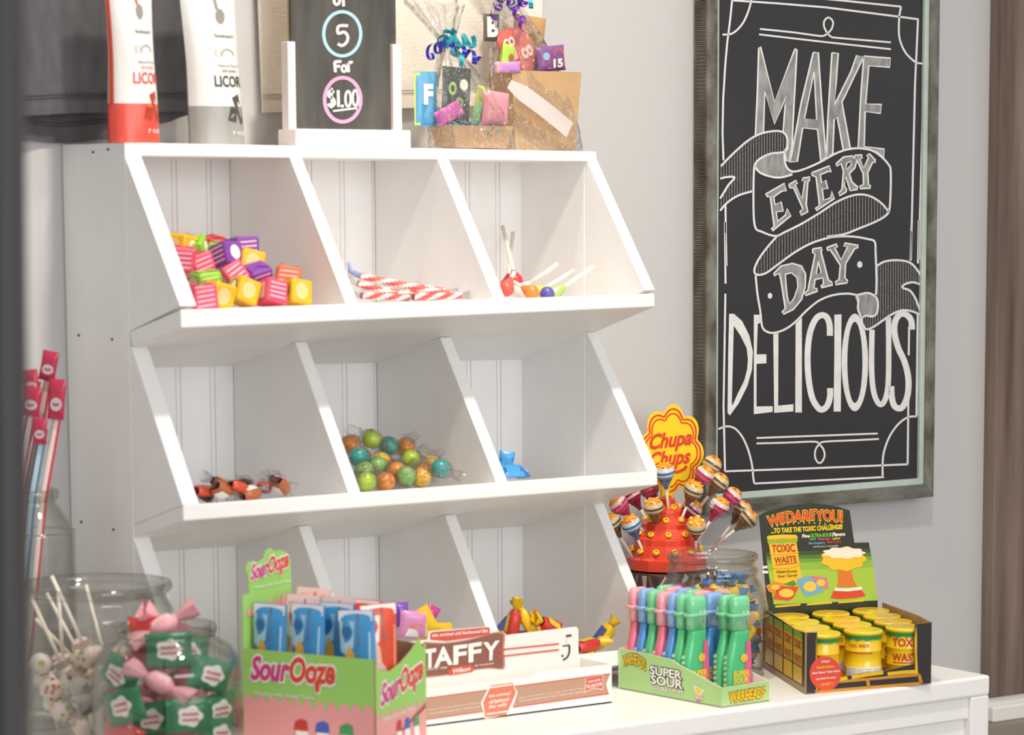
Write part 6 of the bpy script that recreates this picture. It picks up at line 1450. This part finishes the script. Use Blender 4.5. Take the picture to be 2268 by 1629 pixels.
# ------------------------------------------------------------------ cellophane gift bags on top of the shelf
def curl(b, p, d, n, r, w, m, seed):
    rr = random.Random(seed); d = Vector(d).normalized(); s = d.orthogonal().normalized(); q = d.cross(s); L_ = n*.013
    f = lambda t, e: Vector(p)+d*(L_*t+e*w)+(s*math.cos(math.tau*n*t)+q*math.sin(math.tau*n*t))*r*(.4+.6*min(1, t*3))+Vector((0, 0, -.010*t*t))
    b.grid(lambda u, v: f(u, v-.5), int(14*n), 2, m)
def foil(name, c): return mat(name, c, .22, metal=.55)
TEAL, BLUEF, PURP = foil('teal_foil', '#3fb6c6'), foil('blue_foil', '#4a48c0'), foil('purple_foil', '#7a3fb0')
def gift_bag(name_label, cxy, hw, hd, hb, zg, gx, lean, ribbons, strap=None, tray_rot=0, taper=1.0, seed=0):
    cx, cy = cxy; z0 = ZTOP(cx)+.0008; t = thing('gift_bag', (cx, cy, z0), name_label, 'gift bag')
    R3 = Matrix.Rotation(tray_rot, 3, 'Z'); c0 = Vector((cx, cy, z0))
    b = MB()                                   # open kraft tray
    bot = [c0+R3 @ Vector((sx_*hw*taper, sy*hd*taper, .0012)) for sx_, sy in ((-1, -1), (1, -1), (1, 1), (-1, 1))]; top = [c0+R3 @ Vector((sx_*hw, sy*hd, hb)) for sx_, sy in ((-1, -1), (1, -1), (1, 1), (-1, 1))]
    inn = [c0+R3 @ Vector((sx_*(hw-.0015), sy*(hd-.0015), hb)) for sx_, sy in ((-1, -1), (1, -1), (1, 1), (-1, 1))]; ib = [c0+R3 @ Vector((sx_*(hw*taper-.0015), sy*(hd*taper-.0015), .003)) for sx_, sy in ((-1, -1), (1, -1), (1, 1), (-1, 1))]
    b.add(bot+top+inn+ib, [(3, 2, 1, 0)]+[(i, (i+1) % 4, 4+(i+1) % 4, 4+i) for i in range(4)]+[(4+i, 4+(i+1) % 4, 8+(i+1) % 4, 8+i) for i in range(4)]+[(8+i, 8+(i+1) % 4, 12+(i+1) % 4, 12+i) for i in range(4)]+[(12, 13, 14, 15)], KRAFT); b.build('kraft_tray', t)
    rr = random.Random(seed); ph = [rr.uniform(0, 6) for _ in range(6)]
    G = Vector((gx, cy+.002, z0+zg))
    def f(u, v):
        a = math.tau*u; sq = lambda w, e: (abs(w)**e)*(1 if w >= 0 else -1)
        if v < .72:
            k = v/.72; e = .35+.65*k; ww = (1-k**1.7)+.10*k; zz = zg*k**.9
            x = (hw+.007)*sq(math.cos(a), e)*ww*1.0; y = (hd+.0035)*sq(math.sin(a), e)*ww
            off = (gx-cx)*k**1.3
        else:
            k = (v-.72)/.28; ww = .10+.75*k; x = (hw+.004)*math.cos(a)*ww; y = (hd)*math.sin(a)*ww*.8; zz = zg+k*.05; off = (gx-cx)+lean*k
        cr = .0032*math.sin(9*a+ph[0]+3*v)*min(1, v*6)*(1.2 if v > .3 else .6)+.002*math.sin(17*a+ph[1]+8*v)*min(1, v*5)
        P = R3 @ Vector((x+cr*math.cos(a), y+cr*.55*math.sin(a), 0)); return c0+Vector((P.x+off, P.y, zz+.0006+(.004*math.sin(7*a+ph[2])*max(0, v-.8)*5)))
    b = MB(); b.grid(f, 64, 34, CELLO, cu=True); b.build('cellophane', t)
    b = MB(); b.lathe([(.010, -.003), (.0115, 0), (.010, .003)], 18, ribbons[0][0], G); b.build('tie', t)
    for i, (m, d, n, r) in enumerate(ribbons):
        b = MB(); curl(b, G+Vector(d).normalized()*.004, d, n, r, .006, m, seed+i); b.build('curled_ribbon', t)
    if strap:
        b = MB(); P0, P1, w = strap; N_ = Vector((0, -1, 0)); d = P1-P0; s = Vector((-d.z, 0, d.x)).normalized()
        b.grid(lambda u, v: P0+d*u+s*((v-.5)*w*(.55+.45*min(1, u*5)))+N_*(.004*math.sin(math.pi*u)), 12, 4, M('#d3c8c4', .4)); b.build('white_strap', t)
    return t
ya, yb2 = -.116, -.060
ac = PX(1045, 315, 1, ya).x; bc = PX(1188, 315, 1, yb2).x
ga = PX(990, 100, 1, ya); gbz = PX(1115, -18, 1, yb2)
gift_bag('small cellophane gift bag with blue curled ribbon and a low brown tray', (ac, ya), .049, .022, .0285, ga.z-ZTOP(ac), ga.x, -.02, ((BLUEF, (-.9, -.2, -.15), 2.2, .008), (TEAL, (.5, -.5, .25), 2.6, .009), (BLUEF, (.9, -.3, -.25), 3.2, .007), (TEAL, (-.5, -.5, .3), 1.6, .008), (TEAL, (.8, -.5, -.6), 1.6, .006), (TEAL, (-.2, -.6, .7), 2.0, .008)), None, .12, .86, 4)
sp0, sp1 = PX(1128, 186, 1, yb2-.050), PX(1262, 288, 1, yb2-.046)
gift_bag('taller cellophane gift bag with purple curled ribbon and a tall brown box', (bc, yb2), .054, .024, PX(1188, 158, 1, yb2-.03).z-ZTOP(bc), gbz.z-ZTOP(bc), gbz.x, .01, ((PURP, (-.7, -.6, -.6), 3.0, .0065), (PURP, (.3, -.6, -.75), 3.4, .0065), (TEAL, (-.15, -.6, -.2), 1.6, .008), (PURP, (-.3, -.6, -.1), 2.0, .007), (TEAL, (.9, -.3, -.1), 2.6, .007), (PURP, (.7, -.6, -.2), 2.0, .007)), (sp0, sp1, .021), .0, .86, 9)
def gp_(px, py, y): return PX(px, py, 1, y)
def item(px, py, y, w, h, t_, c, e, lab, prints=(), words=()):
    o = packet(gp_(px, py, y), w, h, t_, M(c, .35), e, lab, 'candy', 'sweets inside the gift bags', prints, 'gift_candy')
    if words:
        p = Pillow(w, h, t_); b = MB()
        for s, r, cc in words: b.text(s, p, r, M(cc), .05, 0, .0010)
        b.build('lettering', o, world=False)
item(943, 280, ya+.004, .030, .066, .006, '#5a9fc4', (0, 0, -.2), 'blue and lime packet with a white F inside the small gift bag', [([(0, .02), (.25, .02), (.25, .98), (0, .98)], '#c3dc3a'), ([(.3, .05), (.9, .05), (.9, .4), (.3, .4)], '#3f8cc0')], [('F', (.42, .42, .75, .75), '#f4efe9')])
item(1008, 276, ya+.010, .046, .070, .007, '#3c4238', (0, .05, .1), 'dark packet with green rings inside the small gift bag', [(pts_circle(.3, .62, .14, .12, 14), '#a9cf7a'), (pts_circle(.3, .62, .07, .06, 12), '#3c4238'), (pts_circle(.55, .38, .14, .1, 14), '#8fc46a'), (pts_circle(.55, .38, .07, .05, 12), '#3c4238'), (pts_circle(.7, .7, .16, .1, 14), '#e9efe0')])
item(1002, 268, ya-.010, .042, .020, .007, '#c25aa6', (0, -.45, 0), 'magenta bar tilted across the front of the small gift bag', [([(.35, .1), (.95, .1), (.95, .55), (.35, .55)], '#d9818c')])
item(1094, 282, ya-.006, .042, .044, .016, '#de8d98', (0, .1, .1), 'big pink bag of sweets at the right of the small gift bag', [([(.1, .3), (.8, .1), (.85, .2), (.15, .45)], '#eec3c8')])
item(1052, 272, ya-.013, .010, .026, .004, '#6faa72', (0, .3, 0), 'green leaf-like sweet in the middle of the small gift bag')
item(1060, 262, ya+.012, .020, .040, .006, '#c9d85a', (0, .2, 0), 'lime packet behind the pink bag in the small gift bag')
b = MB(); rr = random.Random(5)
for k in range(70):
    x = ac+rr.uniform(-.043, .043); y = ya+rr.uniform(-.022, .018); p = Vector((x, y, ZTOP(ac)+.010+rr.uniform(.008, .022))); d = Vector((rr.uniform(-1, 1), rr.uniform(-1, 1), rr.uniform(-.2, .6))).normalized()*.007
    b.tube([p-d, p+Vector((0, 0, .002)), p+d], .0008, (TEAL, BLUEF, foil('sky_foil', '#7cc4e0'))[k % 3], 4)
tag(b.build('shredded_foil', loc=(ac, ya, ZTOP(ac)+.01)), 'blue shredded foil filling the tray of the small gift bag', 'shredded foil', None, 'stuff')
item(1140, 160, yb2-.008, .030, .055, .008, '#d9665a', (0, -.35, .1), 'red packet leaning left inside the taller gift bag', [([(.2, .2), (.8, .3), (.8, .5), (.2, .4)], '#ecb5a8')], [('CO', (.2, .6, .8, .8), '#f1d8cc')])
item(1180, 160, yb2-.004, .034, .062, .008, '#dd7468', (0, -.5, 0), 'larger red packet leaning right inside the taller gift bag', [([(.1, .55), (.9, .65), (.9, .75), (.1, .65)], '#f0c4b8')], [('co', (.3, .35, .8, .55), '#f1d8cc')])
item(1120, 158, yb2-.018, .024, .034, .012, '#a8cf4e', (0, .2, .3), 'lime green box with a brown dot inside the taller gift bag', [(pts_circle(.5, .5, .2, .14, 12), '#a9643c')])
item(1125, 162, yb2-.024, .040, .014, .008, '#c58ac8', (0, -.05, 0), 'mauve packet lying along the front of the taller gift bag', [([(.05, .1), (.45, .1), (.45, .9), (.05, .9)], '#e6c04a')])
item(1222, 158, yb2-.018, .044, .032, .012, '#7a4f86', (0, -.1, 0), 'purple and red packet at the right of the taller gift bag', [([(.3, .1), (.95, .15), (.95, .5), (.3, .45)], '#cf5a5c'), (pts_circle(.25, .6, .12, .16, 12), '#8fb3cf'), ([(.5, .6), (.9, .7), (.85, .9), (.5, .8)], '#c9505a')], [('15', (.5, .15, .8, .45), '#f3e2dc')])
item(1088, 92, yb2-.010, .024, .034, .006, '#57524c', (0, 0, 0), 'dark tag with a letter B near the top of the taller gift bag', (), [('B', (.22, .2, .8, .85), '#e8e2da')])
item(1165, 158, yb2+.010, .05, .07, .008, '#b9925f', (0, .1, 0), 'tan packet at the back of the taller gift bag')
